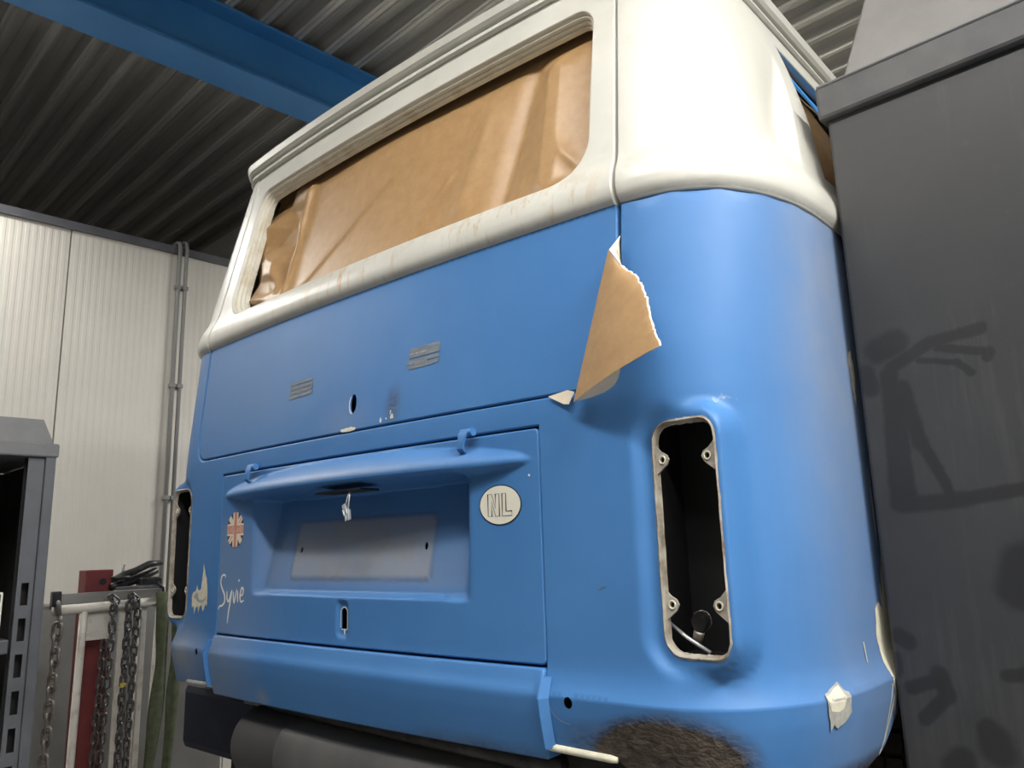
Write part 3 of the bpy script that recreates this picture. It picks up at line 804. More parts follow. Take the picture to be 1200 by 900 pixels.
# black liner boxes added to keep the tail light openings dark
for sg in (1, -1):
    q = MB(); x0, x1 = TLU0-.006, float(S(np.array([TLU1]), np.array([.2]))[0, 0])-.001
    lf = [[(sg*a, b, c) for a, c in ((x0, .020), (x1, .020), (x1, .354), (x0, .354))] for b in (.034, .115)]
    q.loft(lf); q.add([(sg*x0, .115, .020), (sg*x1, .115, .020), (sg*x1, .115, .354), (sg*x0, .115, .354)], [(0, 1, 2, 3)])
    q.build('shade_liner', 'black', BUS)
# --- paint and filler marks on the rear corners
def fnB(u, z): return body_fn(np.asarray(u, float), np.asarray(z, float))
flame = [(-.636, .052), (-.640, .078), (-.634, .088), (-.618, .094), (-.612, .108), (-.603, .094), (-.590, .098), (-.584, .125), (-.580, .160), (-.575, .148), (-.560, .120), (-.553, .092), (-.553, .066), (-.556, .058), (-.563, .066), (-.568, .050), (-.576, .044), (-.583, .062), (-.592, .056), (-.600, .040), (-.606, .058), (-.614, .052), (-.622, .036), (-.628, .058)]
gr = [(-.628, .078), (-.610, .090), (-.596, .072), (-.572, .074), (-.558, .082), (-.560, .072), (-.584, .064), (-.604, .068)]
decal('filler_patch', [(*polyfan(jag(flame, .001, .006, 4)), 'filler', 0), (*polyfan(jag(gr, .001, .006, 5)), 'primer_grey', 1)], fnB, lower_body)['label'] = 'ragged cream filler patch on the left rear corner'
def sq(u, z): return (u, z)
pt = [(.925, -.034), (.962, -.022), (.970, -.034), (.978, -.036), (.982, -.064), (.962, -.078), (.948, -.082), (.940, -.076), (.934, -.084), (.929, -.062)]
pt2 = [(.927, -.036), (.961, -.025), (.968, -.042), (.960, -.056), (.948, -.060), (.933, -.056)]
decal('filler_patch', [(*polyfan(jag(pt, .001, .008, 6)), 'primer_grey', 0), (*polyfan(jag(pt2, .001, .008, 7)), 'filler', 1)], fnB, lower_body, .0022)['label'] = 'square cream filler patch low on the right rear corner'
cr1 = [(1.150, .060), (1.165, .075), (1.185, .060), (1.210, .16), (1.225, .155), (1.222, .02), (1.210, -.02), (1.192, -.032), (1.175, -.06), (1.165, -.11), (1.156, -.06), (1.145, -.01), (1.140, .030)]
decal('cracked_filler', [(*polyfan(jag(cr1, .003, .010, 8)), 'filler', 0)], fnB, lower_body)['label'] = 'cracked cream filler along the right flank'
for k, pc in enumerate([ribbon(jag([(1.185, .10), (1.182, .02), (1.165, -.06), (1.125, -.15)], .001, .02, 2)[:-3], .004), polyfan(jag([(1.160, .48), (1.172, .50), (1.185, .46), (1.178, .40), (1.170, .41)], .003, .01, 9)),
           ribbon([(1.196, .30), (1.198, .22), (1.196, .16)], [.001, .006, .002]), polyfan([(1.075, .02), (1.079, .02), (1.079, -.01), (1.076, -.01)])]):
    decal('filler_crack', [(*pc, 'filler', 0)], fnB, lower_body)
decal('paint_scratch', [(*ribbon(bez([(.600, .112), (.607, .116), (.613, .117)]), .0012), 'tape', 0)], fnB, lower_body)
decal('paint_scratch', [(*ribbon(bez([(.507, -.040), (.513, -.060), (.527, -.075), (.545, -.080)]), .0008), 'primer_grey', 0)], fnB, lower_body)
decal('paint_chip', [(*polyfan(ell(.479, .292, .0022, .0022, 8)), 'white_mark', 0)], lid_fn, lid)

# --- drip rail and roof
us = np.concatenate([np.linspace(-4.4, -1.4, 14), np.linspace(-1.35, 1.35, 140), np.linspace(1.4, 4.4, 14)])
def sweep(prof_, name, m, parent, ulist=us):
    mbb = MB(); LL = []
    for u in ulist:
        n = nrm(np.array([u]))[0]; loop = []
        for (off, z) in prof_:
            p = S(np.array([u]), np.array([min(z, 1.262)]), off)[0]; loop.append((p[0], p[1], z))
        LL.append(loop)
    mbb.loft(LL, cap=True); return autosmooth(mbb.build(name, m, parent), 30)
sweep([(-.012, 1.2460), (.006, 1.2460), (.011, 1.249), (.011, 1.259), (.001, 1.2605), (.001, 1.2645), (.016, 1.267), (.022, 1.273), (.025, 1.290), (.021, 1.290), (.018, 1.281), (.004, 1.280), (-.012, 1.290)], 'drip_rail', 'white', BUS)
LL = []
base_pts = [S(np.array([u]), np.array([1.262]), -.004)[0] for u in us]
YE = base_pts[-1][1]; yc = (base_pts[0][1]+.05+YE)/2
for t, dz in ((0, .02), (.02, .05), (.06, .09), (.14, .125), (.3, .155), (.55, .175), (.8, .182), (1.0, .184)):
    LL.append([(p[0]*(1-t), p[1]+(YE/2+.1-p[1])*t*(1 if p[1] < YE/2 else .0), 1.262+dz) for p in base_pts])
mbb = MB(); mbb.loft(LL, closed=False); autosmooth(mbb.build('roof', 'white', BUS), 50)
# front bulkhead, floor pan
pl = [tuple(S(np.array([u]), np.array([z]), -.004)[0]) for u, z in ((-4.4, -.17), (4.4, -.17), (4.4, .70), (4.4, 1.28), (-4.4, 1.28), (-4.4, .70))]
yf = pl[0][1]
MB().add([(p[0], yf, p[2]) for p in pl]+[(p[0], yf+.04, p[2]) for p in pl], []) 
q = MB(); q.loft([[(p[0], yf-.01, p[2]) for p in pl], [(p[0], yf+.04, p[2]) for p in pl]], cap=True)
LLr = [[(p[0]*(1-t), yf-.01, 1.262+dz) for p in (base_pts[0], base_pts[-1])] for t, dz in ((0, .01), (.06, .09), (.3, .155), (1.0, .184))]
q.add([p for L in LLr for p in L], [(0, 1, 3, 2), (2, 3, 5, 4), (4, 5, 7, 6)])
q.build('front_bulkhead', 'white', BUS)
MB().box((-.80, .35, -.16), (.80, yf-.02, -.12), bev=.01).box((-.46, .10, -.10), (.46, .36, -.06), bev=.01).box((.38, .06, -.20), (.80, .40, -.118), bev=.01).box((-.80, .14, -.155), (-.47, .40, -.118), bev=.01).build('floor_pan', 'dark', BUS)  # two outer rear boxes added to keep the gap under the sills dark
# bulkheads closing off the engine bay from the cabin
MB().box((-.82, .42, -.12), (.82, .45, .42)).box((-.82, .12, .395), (.82, .45, .402)).build('engine_bay_panel', 'dark', BUS)
# muffler and tail pipe
mf = MB(); prof_m = [(-.452, .030), (-.450, .058), (-.442, .072), (-.425, .080), (-.26, .080), (-.256, .082), (-.25, .080), (.36, .080), (.375, .072), (.382, .05)]
LL = [[(a+.02, .075+r*math.cos(t), -.240+r*math.sin(t)) for t in np.linspace(0, 2*math.pi, 33)[:-1]] for a, r in prof_m]
mf.loft(LL, cap=True); autosmooth(mf.build('muffler', 'muffler', BUS), 40)['label'] = 'grey cylindrical muffler under the valance'
MB().tube([(-.33, .045, -.142), (-.1, .035, -.146), (.2, .03, -.149), (.5, .03, -.152)], .016, 10).build('exhaust_pipe', 'black_iron', BUS, True)
MB().box((-.42, .03, -.155), (-.36, .05, -.118), bev=.003).build('muffler_bracket', 'steel', BUS)
# rear wheels
for sg in (-1, 1):
    wc = (sg*.70, 1.10, -.30); tp = MB()
    sec = [(-.092, .20), (-.098, .25), (-.095, .29), (-.082, .315), (-.070, .322), (.070, .322), (.082, .315), (.095, .29), (.098, .25), (.092, .20)]
    LL = [[(wc[0]+a, wc[1]+r*math.cos(t), wc[2]+r*math.sin(t)) for (a, r) in sec] for t in np.linspace(0, 2*math.pi, 49)[:-1]]
    tp.loft(LL+[LL[0]], closed=False)
    for row in (-.056, -.019, .019, .056):
        for k in range(44):
            t = 2*math.pi*(k+.5*(row > 0))/44; mx = Matrix.Translation(wc) @ Matrix.Rotation(t, 4, 'X')
            tp.box((row-.015, -.018, .318), (row+.015, .018, .331), mx=mx)
    wh = autosmooth(tp.build('tyre', 'rubber', BUS), 40)
    rm = MB(); LL = [[(wc[0]+sg*a, wc[1]+r*math.cos(t), wc[2]+r*math.sin(t)) for t in np.linspace(0, 2*math.pi, 33)[:-1]] for a, r in ((-.09, .205), (.09, .205), (.085, .18), (.05, .17), (.045, .10), (.06, .05), (.06, .01))]
    rm.loft(LL, cap=True); autosmooth(rm.build('wheel_rim', 'steel', wh), 30)

# ------------------------------------------------------------------ masking paper in the windows (each sheet a thing of its own, in the bus frame)
BM = Matrix.Translation((0, 0, 1.25)) @ Matrix.Rotation(math.radians(3.5913), 4, 'Z')
def place(o): o.matrix_world = BM; return o
def sheet(name, u0, u1, z0, z1, nu, nz, offn, m):
    uu, zz = np.meshgrid(np.linspace(u0, u1, nu), np.linspace(z0, z1, nz)); P = offn(uu, zz).reshape(-1, 3)
    F = [(j*nu+i, j*nu+i+1, (j+1)*nu+i+1, (j+1)*nu+i) for j in range(nz-1) for i in range(nu-1)]
    o = mesh(name, P, F, m, None, True)
    return place(o)
def ridge(u, z, p, q, wd, amp, sharp=1.0):
    """a crease from p to q"""
    p = np.array(p); q = np.array(q); v = q-p; L = np.hypot(*v); v = v/L
    t = (u-p[0])*v[0]+(z-p[1])*v[1]; d = (u-p[0])*(-v[1])+(z-p[1])*v[0]
    fade = sm((t+.02)/.06)*sm((L-t+.02)/.06)
    return amp*fade*np.exp(-np.abs(d/wd)**sharp)
def tri(t): return 2*np.abs(t-np.floor(t+.5))
def paper_fn(u, z):
    o = -.050+0*u
    o += ridge(u, z, (-.36, .80), (.03, 1.05), .006, .006, 1.0)
    o += ridge(u, z, (.07, .80), (.22, .97), .007, .007, 1.0)
    o += ridge(u, z, (.485, .80), (.485, 1.13), .045, .026, 1.3)
    o += ridge(u, z, (.485, .93), (.56, .84), .012, .008, 1.0)
    o += ridge(u, z, (.35, .80), (.42, 1.15), .03, -.016, 1.6)
    o += ridge(u, z, (.24, .84), (.30, 1.10), .035, .008, 1.6)
    # crumpled left end: facets meeting along sharp folds
    k = sm((-.37-u)/.03)
    fac_ = .030*tri(3.1*u+2.3*z)+.020*tri(4.7*z-3.9*u+.2)+.012*tri(9.0*z+2.0*u)
    o += k*(fac_-.034)
    o += ridge(u, z, (-.385, .80), (-.375, 1.16), .012, .020, 1.0)
    o += ridge(u, z, (-.58, .85), (-.39, .815), .012, .020, 1.0)
    o += ridge(u, z, (-.55, 1.00), (-.42, .83), .014, .016, 1.0)
    o += .003*np.sin(9*u+2)*np.sin(7*z)
    o -= .010*sm((z-1.12)/.06)
    return S(u, z, np.minimum(o, -.030)-f_belt(z))
pp = sheet('masking_paper', -.62, .62, .765, 1.205, 230, 90, paper_fn, 'kraft')
tag(pp, 'creased brown kraft paper masking the rear window', 'paper', 'masking paper on the bus')
def spaper(u, z): return S(u, z, -.022-.012*np.sin(19*z+6*u)*np.sin(3*u)-.005*np.abs(np.sin(24*z+14*u)))
sp_ = sheet('masking_paper', 1.08, 2.14, .80, 1.15, 60, 30, spaper, 'kraft')
tag(sp_, 'brown kraft paper masking the right side window', 'paper', 'masking paper on the bus')
st = sheet('masking_tape', 1.085, 2.13, 1.09, 1.15, 40, 4, lambda u, z: S(u, z, -.014-.010*np.sin(19*z+6*u)*np.sin(3*u)), 'tape_blue')
tag(st, 'blue masking tape along the side window top', 'tape')
sp2 = sheet('masking_paper', -2.14, -1.08, .80, 1.19, 60, 30, lambda u, z: spaper(u, z), 'kraft')
tag(sp2, 'brown kraft paper masking the left side window', 'paper', 'masking paper on the bus')

# torn flap of masking paper folded over the tailgate seam
fold = [(.6596, -.006, .6294), (.6426, -.010, .5725), (.6241, -.012, .5140), (.6038, -.014, .4518), (.5841, -.014, .3966)]
torn = [(.6811, -.006, .5956), (.7153, -.020, .5655), (.7376, -.035, .5237), (.7467, -.045, .4878), (.7688, -.060, .4435)]
def resample(P, n):
    P = np.array(P); d = np.r_[0, np.cumsum(np.linalg.norm(np.diff(P, axis=0), axis=1))]; t = np.linspace(0, d[-1], n)
    return np.stack([np.interp(t, d, P[:, k]) for k in range(3)], -1)
nr, nc = 40, 14
A = resample(fold, nr); B = resample(torn, nr); q = random.Random(3)
V, F = [], []
for i in range(nr):
    j_ = Vector((q.uniform(-.0016, .0016), 0, q.uniform(-.0016, .0016)))
    for j in range(nc):
        t = j/(nc-1); p = A[i]*(1-t)+B[i]*t; bow = .010*math.sin(math.pi*t)*(.3+.7*i/nr)
        p = p+np.array([0, -bow, 0])
        if j == nc-1: p = p+np.array(j_)
        V.append(tuple(p))
for i in range(nr-1):
    for j in range(nc-1): F.append((i*nc+j, (i+1)*nc+j, (i+1)*nc+j+1, i*nc+j+1))
fm = [0]*len(F); nb = len(V)
# pale back layer just behind, with the curled lower edge
for i in range(nr*nc):
    k_ = .0028 if i % nc == nc-1 else 0.0
    V.append((V[i][0]-.0004+k_+(q.uniform(-.001, .001) if k_ else 0), V[i][1]+.0012, V[i][2]-.0004+k_*.5))
F2 = [tuple(k+nb for k in f[::-1]) for f in F]; F += F2; fm += [1]*len(F2)
for i in range(nr-1):   # torn white edge
    a, b = i*nc+nc-1, (i+1)*nc+nc-1; F.append((a, b, nb+b, nb+a)); fm.append(1)
n = len(V)              # curl under the lower edge
low = [V[(nr-1)*nc+j] for j in range(nc)]
for j in range(nc):
    a = Vector(low[j]); w_ = math.sin(math.pi*min(1.0, (j/(nc-1))/.62))
    V += [tuple(a), tuple(a+Vector((.003*w_, .010*w_, -.006*w_))), tuple(a+Vector((.006*w_, .030*w_, -.003*w_)))]
for j in range(nc-1):
    for k in range(2): F.append((n+3*j+k, n+3*j+k+1, n+3*j+3+k+1, n+3*j+3+k)); fm.append(1)
n = len(V)              # flat pale pieces still stuck to the paint
V += [(.6685, .018, .6576), (.6596, -.004, .6294), (.6811, -.004, .5956), (.6720, .000, .6280)]; F += [(n, n+1, n+2), (n, n+2, n+3)]; fm += [1, 1]
n = len(V)
V += [(.5246, -.002, .4152), (.5560, -.003, .3985), (.5690, -.006, .3960), (.5790, -.003, .4150), (.5640, -.002, .4200)]; F += [(n, n+1, n+2, n+3, n+4)]; fm += [1]
fl = mesh('paper_flap', V, F, None, None, True, ['kraft_flap', 'paper_back'], fm)
place(fl); tag(fl, 'torn brown paper flap peeling off the blue tailgate seam', 'paper')

# bulb on a bracket inside the right tail light opening
bb = empty('light_bulb', (0, 0, 0)); bb.matrix_world = BM @ Matrix.Translation((.733, .056, .052)); tag(bb, 'clear glass bulb on a wire bracket inside the right tail light opening', 'bulb')
g = MB(); LL = []
ax = Vector((.45, -.35, .82)).normalized(); e1 = ax.cross(Vector((0, 0, 1))).normalized(); e2 = ax.cross(e1)
for (h, r) in ((0, .006), (.006, .008), (.013, .0125), (.021, .0145), (.029, .0125), (.034, .008), (.0365, .002)):
    LL.append([tuple(ax*h+(e1*math.cos(t)+e2*math.sin(t))*r) for t in np.linspace(0, 2*math.pi, 21)[:-1]])
g.loft(LL, cap=True); g.build('glass', 'glass', bb, True)
MB().tube([tuple(ax*-.014), tuple(ax*.002)], .0075, 12).build('base', 'bracket', bb, True)
MB().tube([(-.045, -.010, .016), (-.012, -.012, -.006), (.022, -.012, -.024)], .0028, 6).build('bracket', 'metal_white', bb, True)

# ------------------------------------------------------------------ dark steel cabinet on the right, beside the bus
def dust_mat():
    m = mat('dusty_dark_steel', (0.05, 0.05, 0.052), 0.55); t = NT(m)
    v = t.coords(); vs = t.coords((9, 9, 0.7)); f1 = t.noise(v, 2.2, 5); f2 = t.noise(vs, 3.2, 6, 0.7); f3 = t.noise(v, 30, 6, 0.7)
    c = t.ramp(f1, [(0.3, (0.024, 0.025, 0.027)), (0.7, (0.038, 0.039, 0.040))])
    c = t.mix(t.math('MULTIPLY', t.ramp(f2, [(0.55, (0, 0, 0)), (0.75, (1, 1, 1))]), 0.5), c, (0.075, 0.073, 0.07))
    c = t.mix(t.math('MULTIPLY', t.ramp(f3, [(0.6, (0, 0, 0)), (0.8, (1, 1, 1))]), 0.2), c, (0.10, 0.098, 0.095))
    tc = t.n('ShaderNodeTexCoord'); sx = t.n('ShaderNodeSeparateXYZ'); t.l(tc.outputs['Object'], sx.inputs[0])
    X = t.math('ADD', sx.outputs[0], t.math('MULTIPLY', t.math('SUBTRACT', f3, 0.5), 0.014)); Z = t.math('ADD', sx.outputs[2], t.math('MULTIPLY', t.math('SUBTRACT', f3, 0.5), 0.010))
    acc = None
    for (ax_, az, bx_, bz, r) in WIPES:
        dx, dz = bx_-ax_, bz-az; LL_ = max(1e-6, dx*dx+dz*dz)
        px = t.math('SUBTRACT', X, ax_); pz = t.math('SUBTRACT', Z, az)
        tt = t.math('DIVIDE', t.math('ADD', t.math('MULTIPLY', px, dx), t.math('MULTIPLY', pz, dz)), LL_, True)
        ex = t.math('SUBTRACT', px, t.math('MULTIPLY', tt, dx)); ez = t.math('SUBTRACT', pz, t.math('MULTIPLY', tt, dz))
        d = t.math('SQRT', t.math('ADD', t.math('MULTIPLY', ex, ex), t.math('MULTIPLY', ez, ez)))
        d = t.math('DIVIDE', t.math('SUBTRACT', d, r*0.7), r*0.45)
        acc = d if acc is None else t.math('MINIMUM', acc, d)
    w_ = t.math('SUBTRACT', 1.0, acc, True)
    c = t.mix(t.math('MULTIPLY', w_, 0.75), c, (0.010, 0.010, 0.011)); t.color(c)
    t.l(t.math('ADD', t.math('MULTIPLY', f1, 0.2), 0.42), t.b.inputs['Roughness'])
    return m
CX, CY = 0.862, 0.445     # front left corner of the body
def lc(x, z): return (x-CX, z)
W_ = [(0.912, 1.688, 0.902, 1.478, 0.0151),
      (0.919, 1.644, 0.92, 1.484, 0.0113),
      (0.928, 1.741, 0.899, 1.732, 0.0239),
      (0.874, 1.695, 0.881, 1.672, 0.0176),
      (0.916, 1.699, 0.979, 1.73, 0.0113),
      (0.979, 1.73, 1.054, 1.738, 0.0101),
      (0.991, 1.719, 1.058, 1.7, 0.0076),
      (1.06, 1.7, 1.057, 1.692, 0.0088),
      (0.96, 1.704, 1.014, 1.691, 0.005),
      (1.014, 1.691, 1.032, 1.671, 0.0063),
      (0.929, 1.664, 0.946, 1.57, 0.0139),
      (0.946, 1.57, 0.966, 1.528, 0.0101),
      (0.966, 1.528, 0.979, 1.49, 0.0088),
      (0.908, 1.475, 0.996, 1.479, 0.0139),
      (0.996, 1.479, 1.081, 1.49, 0.0113),
      (0.889, 1.264, 0.876, 1.272, 0.0139),
      (0.866, 1.22, 0.866, 1.236, 0.0113),
      (0.886, 1.196, 0.925, 1.211, 0.0113),
      (0.928, 1.219, 0.936, 1.189, 0.0139),
      (0.936, 1.189, 0.899, 1.152, 0.0113),
      (1.02, 1.225, 1.05, 1.23, 0.0101),
      (0.992, 1.133, 0.994, 1.12, 0.0252),
      (0.945, 1.101, 0.932, 1.087, 0.0202),
      (1.051, 1.347, 1.061, 1.383, 0.0328),
      (0.979, 1.146, 0.986, 1.153, 0.0126)]
WIPES = [(a-CX, b, c-CX, d, r) for a, b, c, d, r in W_]
M['dusty'] = dust_mat()
M['dusty_cap'] = noisy('dusty_cap', (0.05, 0.05, 0.053), (0.085, 0.084, 0.083), 7, 0.5, detail=8, lo=.4, hi=.7)
M['hood_grey'] = noisy('hood_grey', (0.16, 0.155, 0.150), (0.215, 0.207, 0.20), 5, 0.5, detail=7)
cb = empty('steel_cabinet', (CX, CY, 0)); tag(cb, 'tall dark grey steel cabinet with wiped dust marks beside the bus', 'cabinet')
CW, CD, CT = 1.25, 0.62, 2.174
MB().box((0, 0, .04), (CW, CD, CT), bev=.006).build('body', 'dusty', cb)
MB().box((.02, .02, 0), (CW-.02, CD-.02, .05)).build('plinth', 'dark', cb)
MB().box((-.011, -.014, CT-.004), (CW+.011, CD+.014, CT+.064), bev=.007).build('cap_rim', 'dusty_cap', cb)
MB().tube([(-.006, -.0135, CT+.0605), (CW+.006, -.0135, CT+.0605)], .003, 6).build('rim_edge', 'grey_cap', cb)
hz = CT+.060; hd = MB()
b0 = [(.022, .02, hz), (CW-.022, .02, hz), (CW-.022, CD-.02, hz), (.022, CD-.02, hz)]
b1 = [(.085, .085, hz+.25), (CW-.085, .085, hz+.25), (CW-.085, CD-.085, hz+.25), (.085, CD-.085, hz+.25)]
hd.loft([b0, b1], cap=True); ho = hd.build('hood', 'hood_grey', cb)
mod = ho.modifiers.new('soft', 'BEVEL'); mod.width = .006; mod.segments = 2

# ------------------------------------------------------------------ grey slotted shelving on the left
SX = -1.0
sh = empty('shelving_unit', (SX, -.27, 0)); tag(sh, 'slate grey slotted-post shelving unit with a capped top', 'shelving')
def slotted(y0, y1, flip=False):
    """post face in the YZ plane with punched slots"""
    mbb = MB(); th = .004; za, zb, sp, sl, sw = .0, 1.70, .088, .056, .017
    yc_ = (y0+y1)/2
    mbb.box((-th, y0, za), (0, yc_-sw/2, zb)); mbb.box((-th, yc_+sw/2, za), (0, y1, zb))
    zz = za; k = 0
    tops = [(.085+sp*i, .085+sp*i+sl) for i in range(0, 15)]
    prev = za
    for (a, b) in tops:
        mbb.box((-th, yc_-sw/2, prev), (0, yc_+sw/2, a)); prev = b
    mbb.box((-th, yc_-sw/2, prev), (0, yc_+sw/2, zb))
    return mbb
mp = slotted(-.062, -.024); mp.box((-.040, -.003, 0), (0, .001, 1.70)); mp.box((-.040, -.062, 0), (-.036, -.003, 1.70), 1);  mp.box((0, -.024, 0), (.010, .001, 1.70), bev=.003)  # black strip added behind the slots so they look dark
mp.build('post', None, sh, mats=['grey_cab', 'black'])
mp = slotted(-1.178, -1.140); mp.build('post', 'grey_cab', sh)
MB().box((-.50, -.003, 0), (-.46, .001, 1.70)).build('post', 'grey_cab', sh)
MB().box((-.50, -1.178, 0), (-.46, -1.174, 1.70)).build('post', 'grey_cab', sh)
MB().box((-.52, -1.20, 1.698), (.014, .006, 1.735), bev=.005).build('top_rim', 'grey_cap', sh)
hd = MB(); hd.loft([[(-.50, -1.18, 1.733), (.004, -1.18, 1.733), (.004, -.006, 1.733), (-.50, -.006, 1.733)], [(-.45, -1.15, 1.803), (-.02, -1.15, 1.803), (-.02, -.030, 1.803), (-.45, -.030, 1.803)]], cap=True)
hd.build('top_hood', 'grey_cap', sh)
for sz in (.35, .78, 1.235):
    MB().box((-.50, -1.175, sz-.035), (-.006, -.066, sz), bev=.003).build('shelf', 'grey_cab', sh)
MB().box((-.505, -1.175, .02), (-.495, -.004, 1.695)).build('back_panel', 'dark', sh)
MB().box((-.495, -.010, .02), (-.042, -.006, 1.695)).build('shade_panel', 'dark', sh)  # dark sheet added so the shelf interior stays black
MB().box((-.44, -1.12, 1.36), (-.03, -.10, 1.372)).build('shelf', 'grey_cab', sh)
def basket(loc, lab, wy=.26, wz=.11):
    mbb = MB(); X0, X1_, t = -.34, 0.0, .004
    for (face, n) in (('f', 9), ('s', 11)):
        for i in range(n+1):
            if face == 'f':
                yy = -wy*i/n; mbb.box((-t, yy-t, 0), (0, yy+t*.2, wz))
            else:
                xx = X0+(X1_-X0)*i/n; mbb.box((xx-t, -t, 0), (xx+t*.2, 0, wz))
    for i in range(5):
        zz = wz*i/4
        mbb.box((-t, -wy, zz-t*.6), (.0005, 0, zz+t*.6)); mbb.box((X0, -t, zz-t*.6), (0, .0005, zz+t*.6)); mbb.box((X0, -wy-t, zz-t*.6), (0, -wy, zz+t*.6))
    mbb.box((X0, -wy, 0), (0, 0, t))
    o = mbb.build('storage_basket', 'basket', None); o.location = loc
    return tag(o, lab, 'basket', 'baskets on the grey shelving')
basket((SX-.04, -.352, 1.2385), 'off-white perforated plastic basket on the upper shelf')
basket((SX-.04, -.352, .7835), 'off-white perforated plastic basket on the middle shelf', wz=.34)
bx = MB().box((-.30, -.80, 1.3755), (-.05, -.42, 1.60), bev=.01).build('storage_bin', 'black'); bx.location = (SX, 0, 0)
tag(bx, 'black storage bin at the top of the shelving', 'bin')

# ------------------------------------------------------------------ chain rack against the partition side
RX = -1.70
rk = empty('chain_rack', (RX, .13, 0)); tag(rk, 'worn white tubular rack carrying chains and slings', 'rack')
MB().box((-.006, -.185, 1.276), (.002, .188, 1.312), bev=.002).build('flat_bar', 'board', rk)
MB().tube([(.018, -.185, 1.258), (.018, .172, 1.266)], .0165, 12).build('hanging_rail', 'rack_white', rk, True)
MB().tube([(.018, -.088, 1.25), (.018, -.102, .0)], .0135, 10).build('leg', 'rack_white', rk, True)
MB().box((.005, .030, 0), (.013, .052, 1.25), bev=.002).build('leg', 'rack_white', rk)
MB().box((.005, .108, 0), (.013, .128, 1.25), bev=.002).build('leg', 'rack_white', rk)
MB().tube([(.012, .170, 1.26), (.012, .150, .0)], .012, 10).build('leg', 'rack_white', rk, True)
MB().box((.004, -.084, 1.150), (.010, .034, 1.246), bev=.001).build('name_plate', 'rack_white', rk)
MB().box((-.20, -.19, .10), (-.01, .19, .12), bev=.003).build('foot_shelf', 'steel', rk)
MB().tube([(-.18, -.18, 0), (-.18, -.18, 1.27)], .012, 8).build('leg', 'rack_white', rk, True)
MB().tube([(-.18, .18, 0), (-.18, .18, 1.27)], .012, 8).build('leg', 'rack_white', rk, True)
MB().box((-.19, -.19, 1.262), (-.002, -.165, 1.276), bev=.002).build('side_bar', 'steel', rk)
MB().box((-.19, .165, 1.262), (-.002, .188, 1.276), bev=.002).build('side_bar', 'steel', rk)
# clevis that holds the single chain
# grey board behind
bd = MB().box((-.02, -.45, 0), (0, .75, 1.235), bev=.004).build('grey_board', 'board'); bd.location = (-2.35, .13, 0)
tag(bd, 'plain grey board standing behind the chain rack', 'board')
def link_mesh(pitch_, d, nm):
    bm = bmesh.new(); L = pitch_/2; r = d*1.15; mbb = MB(); pts = []
    for k in range(7): a = math.pi*k/6; pts.append((r*math.cos(a), 0, L-r*.35+(r*.95)*math.sin(a)))
    for k in range(7): a = math.pi+math.pi*k/6; pts.append((r*math.cos(a), 0, -L+r*.35+(r*.95)*math.sin(a)))
    bm.free(); mbb.tube(pts, d/2, 6, closed=True)
    return mbb
LINKS = {}
def chain(loc, n, pitch_, d, m, lab, tw=0.0, lean=0.0):
    key = (pitch_, d, m); ro = empty('steel_chain', loc); tag(ro, lab, 'chain', 'chains hanging on the rack')
    for k in range(n):
        if key not in LINKS:
            o = link_mesh(pitch_, d, m).build('link', m, ro, True); LINKS[key] = o.data
        else: o = link(bpy.data.objects.new('link', LINKS[key]), ro)
        o.location = (0, lean*k*pitch_+rnd.uniform(-.0015, .0015), -(k+.5)*pitch_)
        o.rotation_euler = (rnd.uniform(-.06, .06), rnd.uniform(-.06, .06), tw+(k % 2)*math.pi/2+rnd.uniform(-.15, .15))
    return ro
VA = math.radians(44)
c0 = chain((RX+.05, -.045, 1.215), 15, .041, .0115, 'chain_rust', 'weathered grey single chain on a hook beside the slotted post', VA, lean=-.02)
hk = MB().tube([(.0, .0, .03), (.0, -.006, .075), (-.006, -.008, .09), (-.03, -.006, .085)], [.010, .009, .008, .008], 8).tube([(0, .003, -.012), (0, .006, .01), (0, .0, .03)], [.006, .008, .010], 8)
hk.build('hook', 'steel', c0, True)
MB().box((-.026, -.024, .058), (.006, .004, .108), bev=.004).build('shackle', 'black_iron', c0)
spots = [(.042, .106, .030, 1.145, 'dark chain in front of the red post, strand by the round leg'), (.050, .128, .030, 1.265, 'dark chain hanging over the white plate'),
         (.046, .182, .031, 1.270, 'dark long chain of the hanging pair, strand by the plate'), (.048, .210, .031, 1.275, 'dark long chain of the hanging pair, strand by the slings')]
for i, (dx, yy, pt_, z0, lab) in enumerate(spots):
    chain((RX+dx, yy, z0), int((z0-.62)/pt_), pt_, .0085, 'chain', lab, VA+.5*i, lean=(-.02 if i < 2 else -.012))
for k, (yy, pt_) in enumerate(((.128, .030), (.196, .031))):   # the loops over the rail
    lp = empty('steel_chain', (RX+.018, yy, 1.263)); tag(lp, ['short dark chain loop thrown over the white rail by the plate', 'short dark chain loop thrown over the white rail by the slings'][k], 'chain', 'chains hanging on the rack')
    for j in range(5):
        a = math.radians(10+j*40); mm = link(bpy.data.objects.new('link', LINKS[(pt_, .0085, 'chain')]), lp)
        mm.location = (.030*math.cos(a), .004*math.sin(j), .030*math.sin(a)); mm.rotation_euler = (0, math.pi/2-a+math.pi/2, (j % 2)*math.pi/2)
# red post with a hole, standing behind
rp = empty('red_post', (RX-.085, .040, 0)); tag(rp, 'dark red steel post with a round hole behind the rack', 'post')
MB().box((-.04, .02, 0), (.04, .112, 1.387), bev=.003).build('upright', 'red', rp)
ca = MB(); ca.tube([(.038, .078, 1.345), (.0405, .078, 1.345)], .012, 14); ca.build('bolt_hole', 'black', rp)
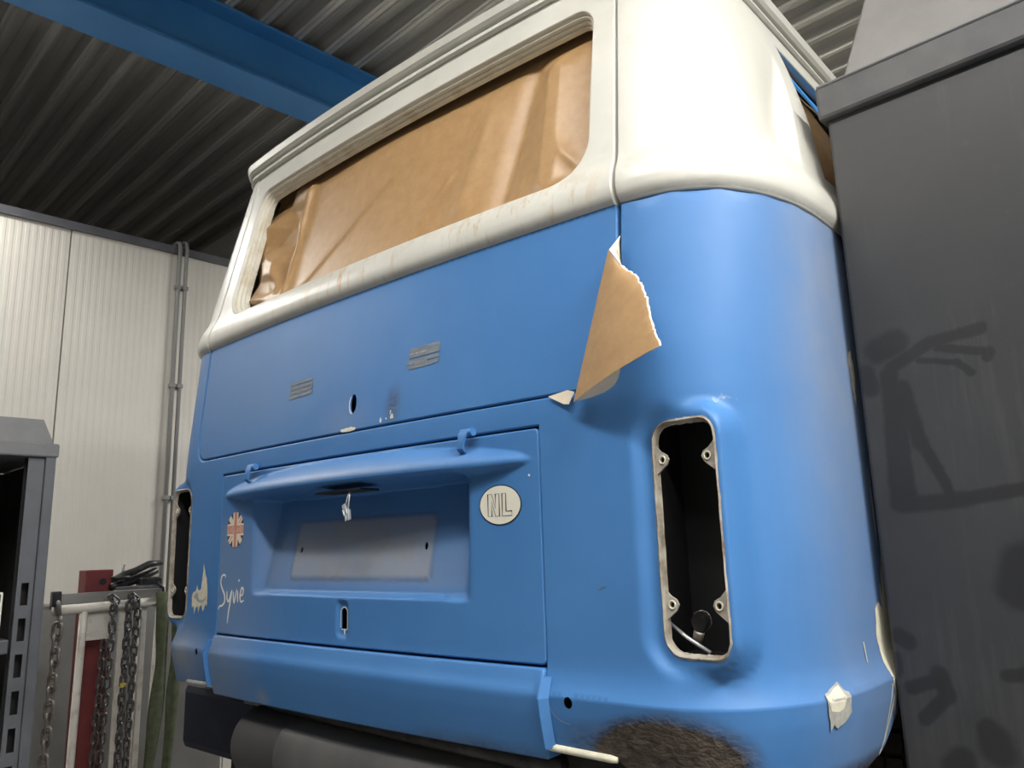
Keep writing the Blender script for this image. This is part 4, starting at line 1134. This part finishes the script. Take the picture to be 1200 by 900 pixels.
# black clamps lying on top of the rack
cl = empty('beam_clamp', (RX-.05, .22, 1.313)); tag(cl, 'black iron clamp lying on the rack top', 'clamp')
MB().tube([(.03, -.08, .012), (.0, -.03, .022), (-.01, .03, .038), (.0, .09, .065)], [.014, .018, .018, .012], 8).build('jaw', 'black_iron', cl, True)
MB().tube([(.04, -.085, .035), (.045, -.05, .052), (.03, .0, .066), (.02, .05, .088), (.01, .10, .092)], [.010, .013, .013, .013, .010], 8).build('jaw', 'black_iron', cl, True)
MB().box((.0, -.07, .0), (.05, .09, .012), bev=.003).build('foot_plate', 'steel', cl)
MB().tube([(.03, -.045, .03), (.03, -.042, .09)], .006, 8).build('pin', 'steel', cl, True)
MB().tube([(.045+.018*math.cos(a), -.055+.028*math.sin(a), .045) for a in np.linspace(0, 2*math.pi, 17)[:-1]], .007, 6, closed=True).build('ring', 'black_iron', cl, True)
MB().box((-.02, .02, .0), (.03, .10, .04), bev=.006).build('base', 'black_iron', cl)
MB().tube([(.05, .075, .02), (.05, .095, .0), (.045, .10, -.03)], .006, 8).build('hook', 'black_iron', cl, True)
# olive slings
for k, (yy, sw_, lab) in enumerate(((.300, .021, 'olive green webbing sling hanging on the rack end'), (.352, .018, 'olive green webbing sling hanging closest to the bus corner'))):
    pts = [(RX+.03, yy, 1.30), (RX+.04, yy+.004, 1.2), (RX+.035, yy+.010, 1.05), (RX+.045, yy-.006+.006*k, .85), (RX+.035, yy-.02+.012*k, .6), (RX+.04, yy-.03+.02*k, .35)]
    P_ = resample(pts, 26); LL = []
    for i, p in enumerate(P_):
        wv = sw_*(1+.15*math.sin(i*.7+k)); LL.append([(p[0]+.012*math.cos(a), p[1]+wv*math.sin(a)+.003*math.sin(3*a+i*.4), p[2]) for a in np.linspace(0, 2*math.pi, 15)[:-1]])
    mbb = MB(); mbb.loft(LL, cap=True); tag(mbb.build('lifting_sling', 'olive', None, True), lab, 'sling', 'slings on the rack')
yt = MB().box((RX+.055, .165, .985), (RX+.058, .185, 1.0), bev=.0005).build('yellow_tag', 'yellow'); tag(yt, 'small yellow tag on the dark chains', 'tag')

# ------------------------------------------------------------------ stands that carry the bus, and a red pole behind
def stand(x, y, lab, h=.17):
    ro = empty('support_stand', (0, 0, 0)); c = BM @ Vector((x, y, 0)); ro.location = (c.x, c.y, 0); ro.rotation_euler = (0, 0, math.radians(3.5913)); tag(ro, lab, 'stand', 'stands under the bus')
    top = 1.25-.165
    MB().box((-.21, -.09, top-h), (.15, .11, top), bev=.022).build('head', 'navy', ro)
    MB().box((-.035, -.035, .03), (.035, .035, top-h+.01), bev=.004).build('column', 'black', ro)
    MB().box((-.22, -.22, 0), (.22, .22, .03), bev=.006).build('base_plate', 'navy', ro)
stand(-.70, .22, 'navy blue support stand under the left rear corner of the bus')
stand(-.62, 2.9, 'navy blue support stand under the left front of the bus')
stand(.62, 2.9, 'navy blue support stand under the right front of the bus')
stand(.62, .50, 'navy blue support stand under the right rear of the bus')
rp2 = MB().tube([(-1.30, .78, 0), (-1.30, .78, .92)], .022, 12).build('red_pole', 'red', None, True); tag(rp2, 'thin dark red pole standing under the bus', 'pole')
